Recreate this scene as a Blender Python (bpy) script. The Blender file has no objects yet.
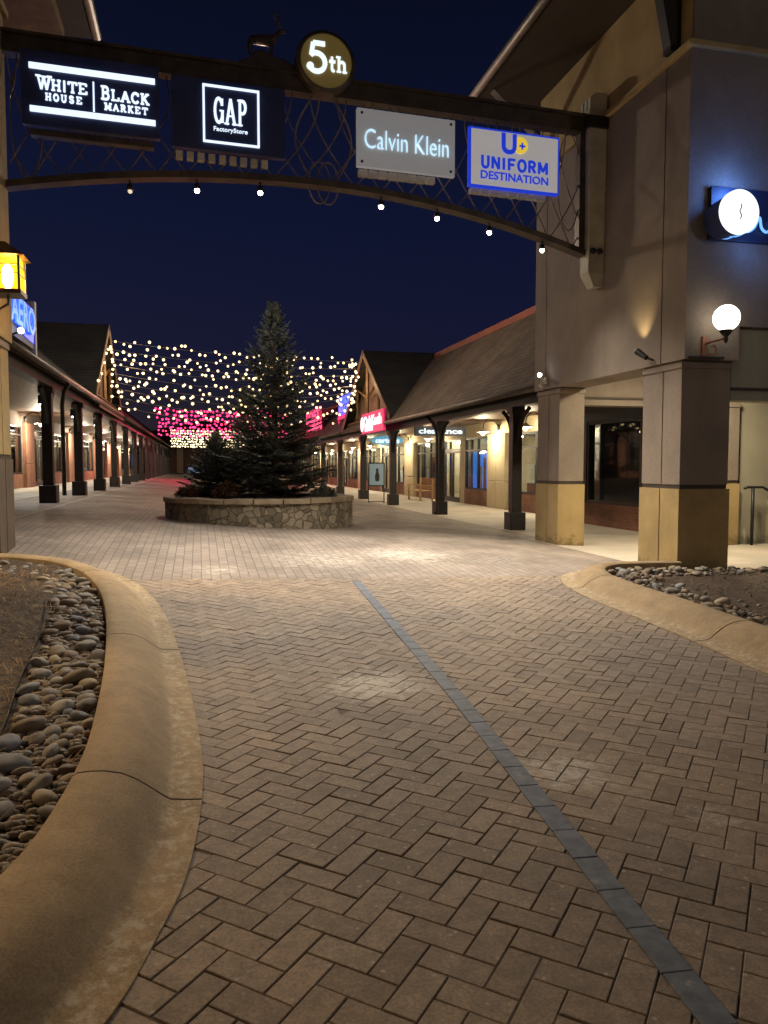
import bpy, bmesh, math, random
from mathutils import Vector, Matrix, noise
random.seed(7)
SC = bpy.context.scene
COL = SC.collection
PI = math.pi
R_ = math.radians

# ------------------------------------------------------------------ materials
def N(nt, kind, **kw):
    n = nt.nodes.new(kind)
    for k, v in kw.items():
        if k.startswith('i_'):
            n.inputs[k[2:].replace('_', ' ')].default_value = v
        else:
            setattr(n, k, v)
    return n

def mixcol(nt, fac, a, b, blend='MIX'):
    m = nt.nodes.new('ShaderNodeMix'); m.data_type = 'RGBA'; m.blend_type = blend
    for s, v in ((0, fac), (6, a), (7, b)):
        if isinstance(v, (int, float)): m.inputs[s].default_value = v
        elif isinstance(v, (tuple, list)): m.inputs[s].default_value = (*v[:3], 1)
        else: nt.links.new(v, m.inputs[s])
    return m.outputs[2]

def ramp(nt, src, lo, hi):
    r = nt.nodes.new('ShaderNodeMapRange'); r.interpolation_type = 'SMOOTHSTEP'
    r.inputs[1].default_value = lo; r.inputs[2].default_value = hi
    nt.links.new(src, r.inputs[0]); return r.outputs[0]

MATS = {}
def mat(name, color, rough=.7, metal=0., var=.25, vscale=3., bump=.0, bscale=40., spec=.5, dirt=None, streak=0):
    m = bpy.data.materials.new(name); m.use_nodes = True
    nt = m.node_tree; p = nt.nodes['Principled BSDF']
    p.inputs['Roughness'].default_value = rough; p.inputs['Metallic'].default_value = metal
    p.inputs['Specular IOR Level'].default_value = spec
    tc = N(nt, 'ShaderNodeNewGeometry')
    n1 = N(nt, 'ShaderNodeTexNoise', i_Scale=vscale, i_Detail=6., i_Roughness=.6)
    nt.links.new(tc.outputs['Position'], n1.inputs['Vector'])
    a = tuple(c * (1 - var) for c in color); b = tuple(min(1, c * (1 + var)) for c in color)
    col = mixcol(nt, ramp(nt, n1.outputs[0], .3, .7), a, b)
    if dirt:
        n3 = N(nt, 'ShaderNodeTexNoise', i_Scale=dirt[0], i_Detail=8., i_Roughness=.7)
        nt.links.new(tc.outputs['Position'], n3.inputs['Vector'])
        col = mixcol(nt, ramp(nt, n3.outputs[0], dirt[1], dirt[1] + .12), col, dirt[2])
    if streak:
        mp = N(nt, 'ShaderNodeVectorMath', operation='MULTIPLY'); mp.inputs[1].default_value = (2.2, 2.2, .30); nt.links.new(tc.outputs['Position'], mp.inputs[0])
        n4 = N(nt, 'ShaderNodeTexNoise', i_Scale=1., i_Detail=7., i_Roughness=.65); nt.links.new(mp.outputs[0], n4.inputs['Vector'])
        col = mixcol(nt, 1., col, mixcol(nt, ramp(nt, n4.outputs[0], .32, .62), (1 - streak,) * 3, (1.04, 1.04, 1.04)), 'MULTIPLY')
        n5 = N(nt, 'ShaderNodeTexNoise', i_Scale=70., i_Detail=4., i_Roughness=.7); nt.links.new(tc.outputs['Position'], n5.inputs['Vector'])
        col = mixcol(nt, 1., col, mixcol(nt, ramp(nt, n5.outputs[0], .3, .7), (.84, .84, .84), (1.14, 1.14, 1.14)), 'MULTIPLY')
        sz = N(nt, 'ShaderNodeSeparateXYZ'); nt.links.new(tc.outputs['Position'], sz.inputs[0])
        n6 = N(nt, 'ShaderNodeTexNoise', i_Scale=6., i_Detail=8., i_Roughness=.75); nt.links.new(tc.outputs['Position'], n6.inputs['Vector'])
        sp_ = N(nt, 'ShaderNodeMath', operation='MULTIPLY_ADD'); sp_.inputs[1].default_value = -.9; nt.links.new(sz.outputs[2], sp_.inputs[0]); nt.links.new(n6.outputs[0], sp_.inputs[2])
        col = mixcol(nt, ramp(nt, sp_.outputs[0], .30, .52), col, tuple(c * .55 for c in color))
    nt.links.new(col, p.inputs['Base Color'])
    if bump:
        n2 = N(nt, 'ShaderNodeTexNoise', i_Scale=bscale, i_Detail=5.)
        nt.links.new(tc.outputs['Position'], n2.inputs['Vector'])
        bp = N(nt, 'ShaderNodeBump', i_Strength=min(1, bump * 20), i_Distance=bump)
        nt.links.new(n2.outputs[0], bp.inputs['Height']); nt.links.new(bp.outputs[0], p.inputs['Normal'])
    MATS[name] = m
    return m

def emit(name, color, strength, base=(.5, .5, .5)):
    m = bpy.data.materials.new(name); m.use_nodes = True
    p = m.node_tree.nodes['Principled BSDF']
    p.inputs['Base Color'].default_value = (*base, 1)
    p.inputs['Emission Color'].default_value = (*color, 1); p.inputs['Emission Strength'].default_value = strength
    p.inputs['Roughness'].default_value = .4
    MATS[name] = m
    return m

stucco = mat('stucco_taupe', (.215, .176, .140), .9, var=.14, vscale=1.3, bump=.012, bscale=38, streak=.06)
stucco_gold = mat('stucco_ochre', (.36, .262, .115), .9, var=.16, vscale=1.5, bump=.012, bscale=38, streak=.07)
stucco_olive = mat('stucco_olive', (.30, .28, .21), .9, var=.08, vscale=1.3, bump=.010, bscale=38, streak=.06)
cream = mat('stucco_cream', (.50, .42, .28), .9, var=.08, vscale=1.5, bump=.004, bscale=60)
groove_m = mat('joint_filler', (.10, .075, .055), .9)  # dark filler board closing the kerb joints
shadedbase = mat('shaded_stucco_base', (.105, .075, .048), .9, var=.14, bump=.006, bscale=55)  # ochre base browned: shade below the lantern is put into the colour
browntrim = mat('brown_trim', (.045, .033, .023), .7, var=.2)
darkwood = mat('dark_stained_timber', (.013, .010, .009), .55, var=.35, vscale=8, bump=.002, bscale=90)
brownwood = mat('brown_timber', (.16, .095, .05), .6, var=.3, vscale=6, bump=.002, bscale=90)
benchwood = mat('oiled_bench_timber', (.40, .24, .10), .55, var=.25, vscale=10)
palewood = mat('pale_painted_timber', (.46, .45, .37), .7, var=.15, vscale=5, bump=.002, bscale=60, dirt=(3., .62, (.28, .25, .19)))
steel = mat('bronze_painted_steel', (.09, .07, .052), .45, metal=.5, var=.25, vscale=5)
darksteel = mat('black_painted_steel', (.02, .02, .022), .45, metal=.3, var=.2)
galv = mat('grey_gutter_metal', (.15, .125, .10), .5, metal=.2, var=.2)
blacksoil = mat('joint_sand', (.125, .10, .075), .95, var=.3, vscale=6)
soil = mat('bark_mulch', (.055, .034, .018), .95, var=.6, vscale=14, bump=.03, bscale=30)
concrete = mat('kerb_concrete', (.315, .225, .120), .85, var=.14, vscale=2.5, bump=.0025, bscale=120, dirt=(2.2, .60, (.25, .18, .11)))
walkconc = mat('walkway_concrete', (.42, .37, .30), .8, var=.12, vscale=1.2, bump=.002, bscale=80)
brickwall = None
terracotta = mat('terracotta_paint', (.27, .125, .075), .8, var=.15)
redpaint = mat('red_paint', (.38, .05, .05), .6, var=.15)
white = mat('white_enamel', (.75, .75, .72), .4, var=.05)
whitepanel = mat('white_sign_face', (.72, .72, .70), .5, var=.05)
navypanel = mat('navy_sign_face', (.03, .042, .13), .4, var=.15)
navyglow = mat('navy_panel', (.010, .017, .045), .5, var=.1)
pinkpanel = emit('pink_sign_face', (.9, .02, .16), .42, (.5, .02, .1))
needles = mat('spruce_needles', (.12, .137, .112), .8, var=.5, vscale=4)
bark = mat('spruce_bark', (.07, .05, .035), .9, var=.3, bump=.01)
redleaf = mat('rusty_leaves', (.11, .055, .028), .8, var=.4, vscale=6)
straw = mat('dry_grass_straw', (.27, .175, .075), .85, var=.5, vscale=5)
shadeglass = emit('lit_glass_globe', (1., .89, .72), 4.2, (.8, .8, .8))
warmbulb = emit('warm_bulb', (1., .70, .33), 3.0)
redbulb = emit('red_bulb', (1., .03, .17), 3.2)
whitebulb = emit('soft_white_bulb', (1., .82, .5), 12.)
coolbulb = emit('cool_white_bulb', (.95, .97, 1.), 26.)
archbulb = emit('arch_lamp_lens', (1., .93, .8), 26.)
lanternglow = emit('lantern_flame', (1., .75, .30), 60.)
lanternpane = emit('amber_lantern_glass', (1., .52, .04), 1.5, (.8, .5, .1))
whiteletter = emit('backlit_white_acrylic', (.74, .88, 1.), 1.15, (.8, .8, .8))
softletter = emit('halo_white_letters', (.50, .80, 1.), 1.0, (.8, .8, .8))
blueletter = emit('blue_acrylic', (.01, .06, .9), .95, (.02, .05, .5))
ubluelet = emit('royal_blue_acrylic', (.012, .05, .75), .62, (.02, .05, .5))
cyanletter = emit('pale_blue_acrylic', (.04, .24, 1.), .7, (.3, .5, .8))
yellowacr = emit('yellow_acrylic', (1., .72, .05), .62, (.8, .6, .1))
udface = emit('lit_grey_sign_face', (.75, .72, .72), .33, (.6, .6, .6))
ckface = emit('grey_sign_face', (.7, .72, .75), .16, (.5, .5, .5))
circleface = emit('backlit_round_face', (.86, .95, 1.), 1.25, (.8, .8, .8))
haloring = emit('blue_halo_edge', (.16, .45, 1.), 1.0, (.3, .4, .6))
discgold = emit('amber_disc_face', (.40, .30, .08), .11, (.30, .22, .07))
ceilpanel = emit('shop_ceiling_light', (1., .90, .70), 60.)
dimpanel = emit('dim_shop_light', (1., .9, .75), 10.)
bluepanel = emit('blue_shop_display', (.012, .20, .85), .85, (.1, .3, .8))
posterface = emit('pale_poster', (.22, .42, .50), .16, (.3, .4, .45))
coolpanel = emit('cool_shop_light', (.75, .88, 1.), 12.)
farpanel = emit('far_blue_window', (.25, .45, .7), .35)

def glass():
    m = bpy.data.materials.new('window_glass'); m.use_nodes = True
    nt = m.node_tree; nt.nodes.clear()
    out = N(nt, 'ShaderNodeOutputMaterial'); mx = N(nt, 'ShaderNodeMixShader')
    t = N(nt, 'ShaderNodeBsdfTransparent'); t.inputs[0].default_value = (.86, .9, .9, 1)
    g = N(nt, 'ShaderNodeBsdfGlossy', i_Roughness=.03); fr = N(nt, 'ShaderNodeLayerWeight', i_Blend=.5)
    pw = N(nt, 'ShaderNodeMath', operation='POWER'); pw.inputs[1].default_value = 4.5; nt.links.new(fr.outputs['Facing'], pw.inputs[0])
    ma = N(nt, 'ShaderNodeMath', operation='MULTIPLY_ADD'); ma.inputs[1].default_value = .7; ma.inputs[2].default_value = .04; nt.links.new(pw.outputs[0], ma.inputs[0])
    nt.links.new(ma.outputs[0], mx.inputs[0]); nt.links.new(t.outputs[0], mx.inputs[1]); nt.links.new(g.outputs[0], mx.inputs[2])
    nt.links.new(mx.outputs[0], out.inputs[0]); return m
glassm = glass()

def swz(nt, src, order):
    s = N(nt, 'ShaderNodeSeparateXYZ'); c = N(nt, 'ShaderNodeCombineXYZ')
    nt.links.new(src, s.inputs[0])
    for i, o in enumerate(order):
        nt.links.new(s.outputs[o], c.inputs[i])
    return c.outputs[0]

def brickmat(name, order, c1, c2, mortar, bw, bh, ms, bumpd=.006, salt=False, rough=.85):
    m = bpy.data.materials.new(name); m.use_nodes = True
    nt = m.node_tree; p = nt.nodes['Principled BSDF']; p.inputs['Roughness'].default_value = rough
    tc = N(nt, 'ShaderNodeNewGeometry'); v = swz(nt, tc.outputs['Position'], order)
    b = N(nt, 'ShaderNodeTexBrick'); b.inputs['Color1'].default_value = (*c1, 1); b.inputs['Color2'].default_value = (*c2, 1)
    b.inputs['Mortar'].default_value = (*mortar, 1); b.inputs['Scale'].default_value = 1.
    b.inputs['Brick Width'].default_value = bw; b.inputs['Row Height'].default_value = bh; b.inputs['Mortar Size'].default_value = ms
    b.inputs['Mortar Smooth'].default_value = .3; b.inputs['Bias'].default_value = 0.
    nt.links.new(v, b.inputs['Vector'])
    n1 = N(nt, 'ShaderNodeTexNoise', i_Scale=1.1, i_Detail=6.); nt.links.new(tc.outputs['Position'], n1.inputs['Vector'])
    col = mixcol(nt, ramp(nt, n1.outputs[0], .3, .7), (.75, .75, .75), (1.25, 1.25, 1.25))
    col = mixcol(nt, 1., b.outputs[0], col, 'MULTIPLY')
    if salt: col = saltmix(nt, tc.outputs['Position'], col)
    nt.links.new(col, p.inputs['Base Color'])
    bp = N(nt, 'ShaderNodeBump', i_Strength=1., i_Distance=bumpd); bp.invert = True
    nt.links.new(b.outputs[1], bp.inputs['Height']); nt.links.new(bp.outputs[0], p.inputs['Normal'])
    return m

# dried de-icing salt: blotches left where slush pooled (centre x, y, radius, strength)
SALT = [(1.15, 5.0, .95, .85), (1.72, 3.35, .65, .8), (2.1, 2.75, .4, .6), (3.0, 10.9, 1.9, .8), (1.7, 10.4, 2.6, .65), (4.2, 10.5, 1.4, .6),
        (0.2, 9.6, 1.1, .65), (.05, 3.3, .3, .3), (2.6, 13.2, 1.2, .3), (2.3, 7.6, 3.6, .42), (2.0, 12.2, 3.6, .5), (2.9, 1.9, .7, .4), (.5, 6.6, .8, .5)]
def saltmix(nt, pos, col):
    tot = None
    for cx, cy, r, s in SALT:
        d = N(nt, 'ShaderNodeVectorMath', operation='DISTANCE'); fl = N(nt, 'ShaderNodeVectorMath', operation='MULTIPLY')
        fl.inputs[1].default_value = (1, 1, 0); nt.links.new(pos, fl.inputs[0])
        nt.links.new(fl.outputs[0], d.inputs[0]); d.inputs[1].default_value = (cx, cy, 0)
        mr = N(nt, 'ShaderNodeMapRange'); mr.interpolation_type = 'SMOOTHSTEP'
        mr.inputs[1].default_value = r; mr.inputs[2].default_value = 0; mr.inputs[3].default_value = 0; mr.inputs[4].default_value = s
        nt.links.new(d.outputs['Value'], mr.inputs[0])
        if tot is None: tot = mr.outputs[0]
        else:
            a = N(nt, 'ShaderNodeMath', operation='MAXIMUM'); nt.links.new(tot, a.inputs[0]); nt.links.new(mr.outputs[0], a.inputs[1]); tot = a.outputs[0]
    n = N(nt, 'ShaderNodeTexNoise', i_Scale=9., i_Detail=10., i_Roughness=.85); nt.links.new(pos, n.inputs['Vector'])
    ad = N(nt, 'ShaderNodeMath', operation='MULTIPLY_ADD'); nt.links.new(tot, ad.inputs[0]); ad.inputs[1].default_value = .36
    nt.links.new(n.outputs[0], ad.inputs[2])
    f = ramp(nt, ad.outputs[0], .66, .84)
    mu = N(nt, 'ShaderNodeMath', operation='MULTIPLY'); nt.links.new(f, mu.inputs[0]); nt.links.new(tot, mu.inputs[1])
    return mixcol(nt, mu.outputs[0], col, (.56, .52, .45))

shopbrick = brickmat('red_brick_wall', (1, 2, 0), (.20, .075, .045), (.26, .11, .065), (.20, .15, .12), .22, .075, .010)
plazabrick = brickmat('plaza_pavers', (1, 0, 2), (.195, .160, .132), (.255, .208, .170), (.10, .083, .07), .225, .1125, .006, .004, salt=True, rough=.7)
shingles = brickmat('roof_shingles', (1, 2, 0), (.095, .070, .053), (.135, .10, .076), (.06, .045, .035), .30, .11, .012, .02)
shingdark = brickmat('dark_roof_shingles', (0, 2, 1), (.024, .022, .022), (.034, .031, .03), (.013, .012, .012), .30, .11, .012, .02)

def pavermat():
    m = bpy.data.materials.new('herringbone_pavers'); m.use_nodes = True
    nt = m.node_tree; p = nt.nodes['Principled BSDF']; p.inputs['Roughness'].default_value = .75
    at = N(nt, 'ShaderNodeAttribute'); at.attribute_name = 'tone'
    g = N(nt, 'ShaderNodeNewGeometry'); pos = g.outputs['Position']
    col = mixcol(nt, at.outputs['Fac'], (.225, .176, .130), (.300, .238, .178))
    n0 = N(nt, 'ShaderNodeTexNoise', i_Scale=.7, i_Detail=4.); nt.links.new(pos, n0.inputs['Vector'])
    col = mixcol(nt, 1., col, mixcol(nt, ramp(nt, n0.outputs[0], .3, .7), (.82, .83, .86), (1.15, 1.1, 1.03)), 'MULTIPLY')
    n1 = N(nt, 'ShaderNodeTexNoise', i_Scale=75., i_Detail=6., i_Roughness=.8); nt.links.new(pos, n1.inputs['Vector'])
    col = mixcol(nt, 1., col, mixcol(nt, ramp(nt, n1.outputs[0], .3, .72), (.68, .68, .68), (1.28, 1.28, 1.28)), 'MULTIPLY')
    n4 = N(nt, 'ShaderNodeTexNoise', i_Scale=14., i_Detail=8., i_Roughness=.7); nt.links.new(pos, n4.inputs['Vector'])
    col = mixcol(nt, 1., col, mixcol(nt, ramp(nt, n4.outputs[0], .35, .68), (.78, .78, .79), (1.14, 1.13, 1.1)), 'MULTIPLY')
    v = N(nt, 'ShaderNodeTexVoronoi', i_Scale=15.); nt.links.new(pos, v.inputs['Vector'])
    mr = N(nt, 'ShaderNodeMapRange'); mr.inputs[1].default_value = .15; mr.inputs[2].default_value = .07
    nt.links.new(v.outputs['Distance'], mr.inputs[0])
    k = N(nt, 'ShaderNodeMath', operation='MULTIPLY'); k.inputs[1].default_value = .45; nt.links.new(mr.outputs[0], k.inputs[0])
    col = mixcol(nt, k.outputs[0], col, (.5, .47, .40))
    col = saltmix(nt, pos, col)
    nt.links.new(col, p.inputs['Base Color'])
    n2 = N(nt, 'ShaderNodeTexNoise', i_Scale=140., i_Detail=4.); nt.links.new(pos, n2.inputs['Vector'])
    bp = N(nt, 'ShaderNodeBump', i_Strength=.7, i_Distance=.002); nt.links.new(n2.outputs[0], bp.inputs['Height'])
    nt.links.new(bp.outputs[0], p.inputs['Normal'])
    return m
pavers = pavermat()

def guttermat():
    """kerb concrete with a salt crust on the low gutter strip (the strip carries it in the mesh attribute)"""
    m = bpy.data.materials['kerb_concrete'].copy(); m.name = 'kerb_concrete_salted'
    nt = m.node_tree; p = nt.nodes['Principled BSDF']
    src = p.inputs['Base Color'].links[0].from_socket
    at = N(nt, 'ShaderNodeAttribute'); at.attribute_name = 'salt'
    g = N(nt, 'ShaderNodeNewGeometry')
    n = N(nt, 'ShaderNodeTexNoise', i_Scale=17., i_Detail=10., i_Roughness=.82); nt.links.new(g.outputs['Position'], n.inputs['Vector'])
    mu = N(nt, 'ShaderNodeMath', operation='MULTIPLY'); nt.links.new(ramp(nt, n.outputs[0], .47, .60), mu.inputs[0]); nt.links.new(at.outputs['Fac'], mu.inputs[1])
    n5 = N(nt, 'ShaderNodeTexNoise', i_Scale=95., i_Detail=5., i_Roughness=.75); nt.links.new(g.outputs['Position'], n5.inputs['Vector'])
    n6 = N(nt, 'ShaderNodeTexNoise', i_Scale=7., i_Detail=8., i_Roughness=.7); nt.links.new(g.outputs['Position'], n6.inputs['Vector'])
    src = mixcol(nt, 1., src, mixcol(nt, ramp(nt, n5.outputs[0], .32, .68), (.78, .78, .78), (1.18, 1.18, 1.18)), 'MULTIPLY')
    src = mixcol(nt, 1., src, mixcol(nt, ramp(nt, n6.outputs[0], .35, .65), (.87, .86, .85), (1.08, 1.08, 1.08)), 'MULTIPLY')
    nt.links.new(mixcol(nt, mu.outputs[0], src, (.48, .41, .30)), p.inputs['Base Color'])
    return m
kerbmat = guttermat()

def stonewall():
    m = bpy.data.materials.new('fieldstone_masonry'); m.use_nodes = True
    nt = m.node_tree; p = nt.nodes['Principled BSDF']; p.inputs['Roughness'].default_value = .85
    g = N(nt, 'ShaderNodeNewGeometry'); nz = N(nt, 'ShaderNodeTexNoise', i_Scale=3., i_Detail=2.)
    nt.links.new(g.outputs['Position'], nz.inputs['Vector'])
    pv = N(nt, 'ShaderNodeVectorMath', operation='MULTIPLY_ADD'); nt.links.new(nz.outputs[1], pv.inputs[0]); pv.inputs[1].default_value = (.25, .25, .25)
    nt.links.new(g.outputs['Position'], pv.inputs[2])
    e = N(nt, 'ShaderNodeTexVoronoi', i_Scale=6.6); e.feature = 'DISTANCE_TO_EDGE'; nt.links.new(pv.outputs[0], e.inputs['Vector'])
    c = N(nt, 'ShaderNodeTexVoronoi', i_Scale=6.6); nt.links.new(pv.outputs[0], c.inputs['Vector'])
    s = N(nt, 'ShaderNodeSeparateColor'); nt.links.new(c.outputs['Color'], s.inputs[0])
    col = mixcol(nt, s.outputs[0], (.12, .10, .07), (.30, .25, .175))
    n1 = N(nt, 'ShaderNodeTexNoise', i_Scale=14., i_Detail=6.); nt.links.new(g.outputs['Position'], n1.inputs['Vector'])
    col = mixcol(nt, 1., col, mixcol(nt, n1.outputs[0], (.6, .6, .6), (1.4, 1.4, 1.4)), 'MULTIPLY')
    f = ramp(nt, e.outputs['Distance'], .0, .06)
    col = mixcol(nt, f, (.22, .18, .12), col)
    nt.links.new(col, p.inputs['Base Color'])
    bp = N(nt, 'ShaderNodeBump', i_Strength=1., i_Distance=.05); nt.links.new(f, bp.inputs['Height']); nt.links.new(bp.outputs[0], p.inputs['Normal'])
    return m
fieldstone = stonewall()

def goodsmat(name, palette, sc=(6., 3.)):
    """shelves of goods: coloured boxes in rows (surface pattern of the display wall)"""
    m = bpy.data.materials.new(name); m.use_nodes = True
    nt = m.node_tree; p = nt.nodes['Principled BSDF']; p.inputs['Roughness'].default_value = .7
    g = N(nt, 'ShaderNodeNewGeometry'); v = swz(nt, g.outputs['Position'], (1, 2, 0))
    b = N(nt, 'ShaderNodeTexBrick'); b.inputs['Scale'].default_value = 1.; b.inputs['Brick Width'].default_value = 1 / sc[0]; b.inputs['Row Height'].default_value = 1 / sc[1]
    b.inputs['Color1'].default_value = (0, 0, 0, 1); b.inputs['Color2'].default_value = (1, 1, 1, 1); b.inputs['Mortar Size'].default_value = .02
    b.inputs['Mortar'].default_value = (0, 0, 0, 1)
    nt.links.new(v, b.inputs['Vector'])
    cr = N(nt, 'ShaderNodeValToRGB'); cr.color_ramp.interpolation = 'CONSTANT'
    el = cr.color_ramp.elements
    while len(el) < len(palette): el.new(.5)
    for i, c in enumerate(palette):
        el[i].position = i / len(palette); el[i].color = (*c, 1)
    nt.links.new(b.outputs[0], cr.inputs[0])
    col = mixcol(nt, b.outputs[1], cr.outputs[0], (.10, .07, .05))
    nt.links.new(col, p.inputs['Base Color'])
    return m
goods_warm = goodsmat('shelved_goods_warm', [(.5, .42, .3), (.7, .65, .55), (.25, .12, .08), (.55, .3, .15), (.8, .75, .68), (.1, .1, .12)])
goods_pink = goodsmat('shelved_goods_pink', [(.7, .5, .5), (.7, .15, .2), (.8, .72, .7), (.5, .1, .12), (.2, .2, .3)], (8., 4.))
goods_blue = goodsmat('shelved_goods_blue', [(.25, .4, .7), (.15, .25, .55), (.4, .6, .8), (.1, .12, .25)], (3., 2.))
goods_dark = goodsmat('shelved_goods_dark', [(.12, .09, .07), (.25, .2, .15), (.08, .07, .07), (.35, .28, .2)], (4., 3.))

# ------------------------------------------------------------------ mesh helpers
WORLD = {}
class MB:
    def __init__(s): s.v = []; s.f = []; s.mi = []; s.fa = {}
    def face(s, idx, m=0): s.f.append(tuple(idx)); s.mi.append(m)
    def quad(s, a, b, c, d, m=0):
        n = len(s.v); s.v += [tuple(a), tuple(b), tuple(c), tuple(d)]; s.face((n, n + 1, n + 2, n + 3), m)
    def hexa(s, p, m=0):
        n = len(s.v); s.v += [tuple(q) for q in p]
        for q in ((0, 3, 2, 1), (4, 5, 6, 7), (0, 1, 5, 4), (1, 2, 6, 5), (2, 3, 7, 6), (3, 0, 4, 7)):
            s.face([n + i for i in q], m)
    def box(s, x0, x1, y0, y1, z0, z1, m=0):
        s.hexa([(x0, y0, z0), (x1, y0, z0), (x1, y1, z0), (x0, y1, z0), (x0, y0, z1), (x1, y0, z1), (x1, y1, z1), (x0, y1, z1)], m)
    def obox(s, o, u, w, h, m=0):
        o, u, w, h = map(Vector, (o, u, w, h))
        s.hexa([o, o + u, o + u + w, o + w, o + h, o + u + h, o + u + w + h, o + w + h], m)
    def prism(s, poly, axis, a, b, m=0):
        """polygon in the two other axes, extruded along axis from a to b"""
        def P(q, t):
            if axis == 'x': return (t, q[0], q[1])
            if axis == 'y': return (q[0], t, q[1])
            return (q[0], q[1], t)
        n = len(s.v); k = len(poly)
        s.v += [P(q, a) for q in poly] + [P(q, b) for q in poly]
        s.face(list(range(n + k - 1, n - 1, -1)), m); s.face(list(range(n + k, n + 2 * k)), m)
        for i in range(k):
            j = (i + 1) % k; s.face((n + i, n + j, n + k + j, n + k + i), m)
    def tube(s, pts, r, n=8, m=0, caps=True):
        pts = [Vector(p) for p in pts]; rs = r if isinstance(r, (list, tuple)) else [r] * len(pts)
        base = len(s.v); up = None
        for i, p in enumerate(pts):
            t = (pts[min(i + 1, len(pts) - 1)] - pts[max(i - 1, 0)]).normalized()
            if up is None:
                up = Vector((0, 0, 1)) if abs(t.z) < .9 else Vector((1, 0, 0))
            a = t.cross(up).normalized(); b = a.cross(t).normalized(); up = b
            for k in range(n):
                th = 2 * PI * k / n; s.v.append(tuple(p + (a * math.cos(th) + b * math.sin(th)) * rs[i]))
        for i in range(len(pts) - 1):
            for k in range(n):
                j = (k + 1) % n; s.face((base + i * n + k, base + i * n + j, base + (i + 1) * n + j, base + (i + 1) * n + k), m)
        if caps:
            s.face(list(range(base + n - 1, base - 1, -1)), m); e = base + (len(pts) - 1) * n; s.face(list(range(e, e + n)), m)
    def lathe(s, prof, c, n=20, m=0, axis=(0, 0, 1)):
        c = Vector(c); ax = Vector(axis).normalized()
        q = Vector((1, 0, 0)) if abs(ax.x) < .9 else Vector((0, 1, 0))
        a = ax.cross(q).normalized(); b = ax.cross(a)
        base = len(s.v)
        for r, h in prof:
            for k in range(n):
                th = 2 * PI * k / n; s.v.append(tuple(c + ax * h + (a * math.cos(th) + b * math.sin(th)) * r))
        for i in range(len(prof) - 1):
            for k in range(n):
                j = (k + 1) % n; s.face((base + i * n + k, base + i * n + j, base + (i + 1) * n + j, base + (i + 1) * n + k), m)
        s.face(list(range(base + n - 1, base - 1, -1)), m); e = base + (len(prof) - 1) * n; s.face(list(range(e, e + n)), m)
    def ball(s, c, r, n=12, k=8, m=0, sq=(1, 1, 1)):
        prof = [(max(1e-4, r * math.sin(PI * i / k)), -r * math.cos(PI * i / k)) for i in range(k + 1)]
        s0 = len(s.v); s.lathe(prof, (0, 0, 0), n, m)
        for i in range(s0, len(s.v)):
            p = s.v[i]; s.v[i] = (c[0] + p[0] * sq[0], c[1] + p[1] * sq[1], c[2] + p[2] * sq[2])
    def build(s, name, mats, parent=None, org=None, smooth=False, bevel=0, fattr=None):
        if org is None: org = WORLD[parent.name] if parent is not None else Vector((0, 0, 0))
        org = Vector(org)
        me = bpy.data.meshes.new(name)
        me.from_pydata([tuple(Vector(p) - org) for p in s.v], [], s.f)
        if not isinstance(mats, (list, tuple)): mats = [mats]
        for mm in mats: me.materials.append(mm)
        me.polygons.foreach_set('material_index', s.mi)
        bm = bmesh.new(); bm.from_mesh(me); bmesh.ops.recalc_face_normals(bm, faces=bm.faces); bm.to_mesh(me); bm.free()
        if smooth: me.polygons.foreach_set('use_smooth', [True] * len(me.polygons))
        o = bpy.data.objects.new(name, me); COL.objects.link(o)
        if parent is not None:
            o.parent = parent; o.location = org - WORLD[parent.name]
        else: o.location = org
        WORLD[o.name] = org
        if bevel:
            b = o.modifiers.new('Bevel', 'BEVEL'); b.width = bevel; b.segments = 2; b.limit_method = 'ANGLE'
        return o

def tag(o, label=None, cat=None, group=None, kind=None):
    if label: o['label'] = label
    if cat: o['category'] = cat
    if group: o['group'] = group
    if kind: o['kind'] = kind
    return o

def empty(name, loc, label, cat, group=None):
    o = bpy.data.objects.new(name, None); COL.objects.link(o); o.location = loc; o.empty_display_size = .2
    WORLD[o.name] = Vector(loc); return tag(o, label, cat, group)

def copy_tree(o, loc=None, parent=None):
    c = o.copy(); COL.objects.link(c)
    c.parent = parent
    if loc is not None: c.location = loc
    for ch in list(o.children):
        copy_tree(ch, None, c)
    return c

def light(name, kind, loc, power, color, parent=None, radius=.1, spot=None, aim=None):
    L = bpy.data.lights.new(name, kind); L.energy = power; L.color = color
    if kind in ('POINT', 'SPOT'): L.shadow_soft_size = radius
    if kind == 'AREA': L.size = radius
    if spot: L.spot_size = R_(spot[0]); L.spot_blend = spot[1]
    o = bpy.data.objects.new(name, L); COL.objects.link(o)
    if aim is not None:
        o.rotation_euler = Vector(aim).to_track_quat('-Z', 'Y').to_euler()
    o.location = Vector(loc) - (WORLD[parent.name] if parent else Vector((0, 0, 0)))
    if parent: o.parent = parent
    return o

def S(t): t = min(max(t, 0), 1); return t * t * (3 - 2 * t)
def terr(x, y): return .06 * min(max(7 - x, 0), 10.4) * S((y - 5) / 9)
LW = .624      # level of the left walkway

def catmull(pts, n=8):
    P = [Vector(p) for p in pts]; out = []
    for i in range(len(P) - 1):
        p0, p1, p2, p3 = P[max(i - 1, 0)], P[i], P[i + 1], P[min(i + 2, len(P) - 1)]
        for k in range(n):
            t = k / n
            out.append(.5 * ((2 * p1) + (p2 - p0) * t + (2 * p0 - 5 * p1 + 4 * p2 - p3) * t * t + (3 * p1 - p0 - 3 * p2 + p3) * t ** 3))
    out.append(P[-1]); return out

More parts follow.
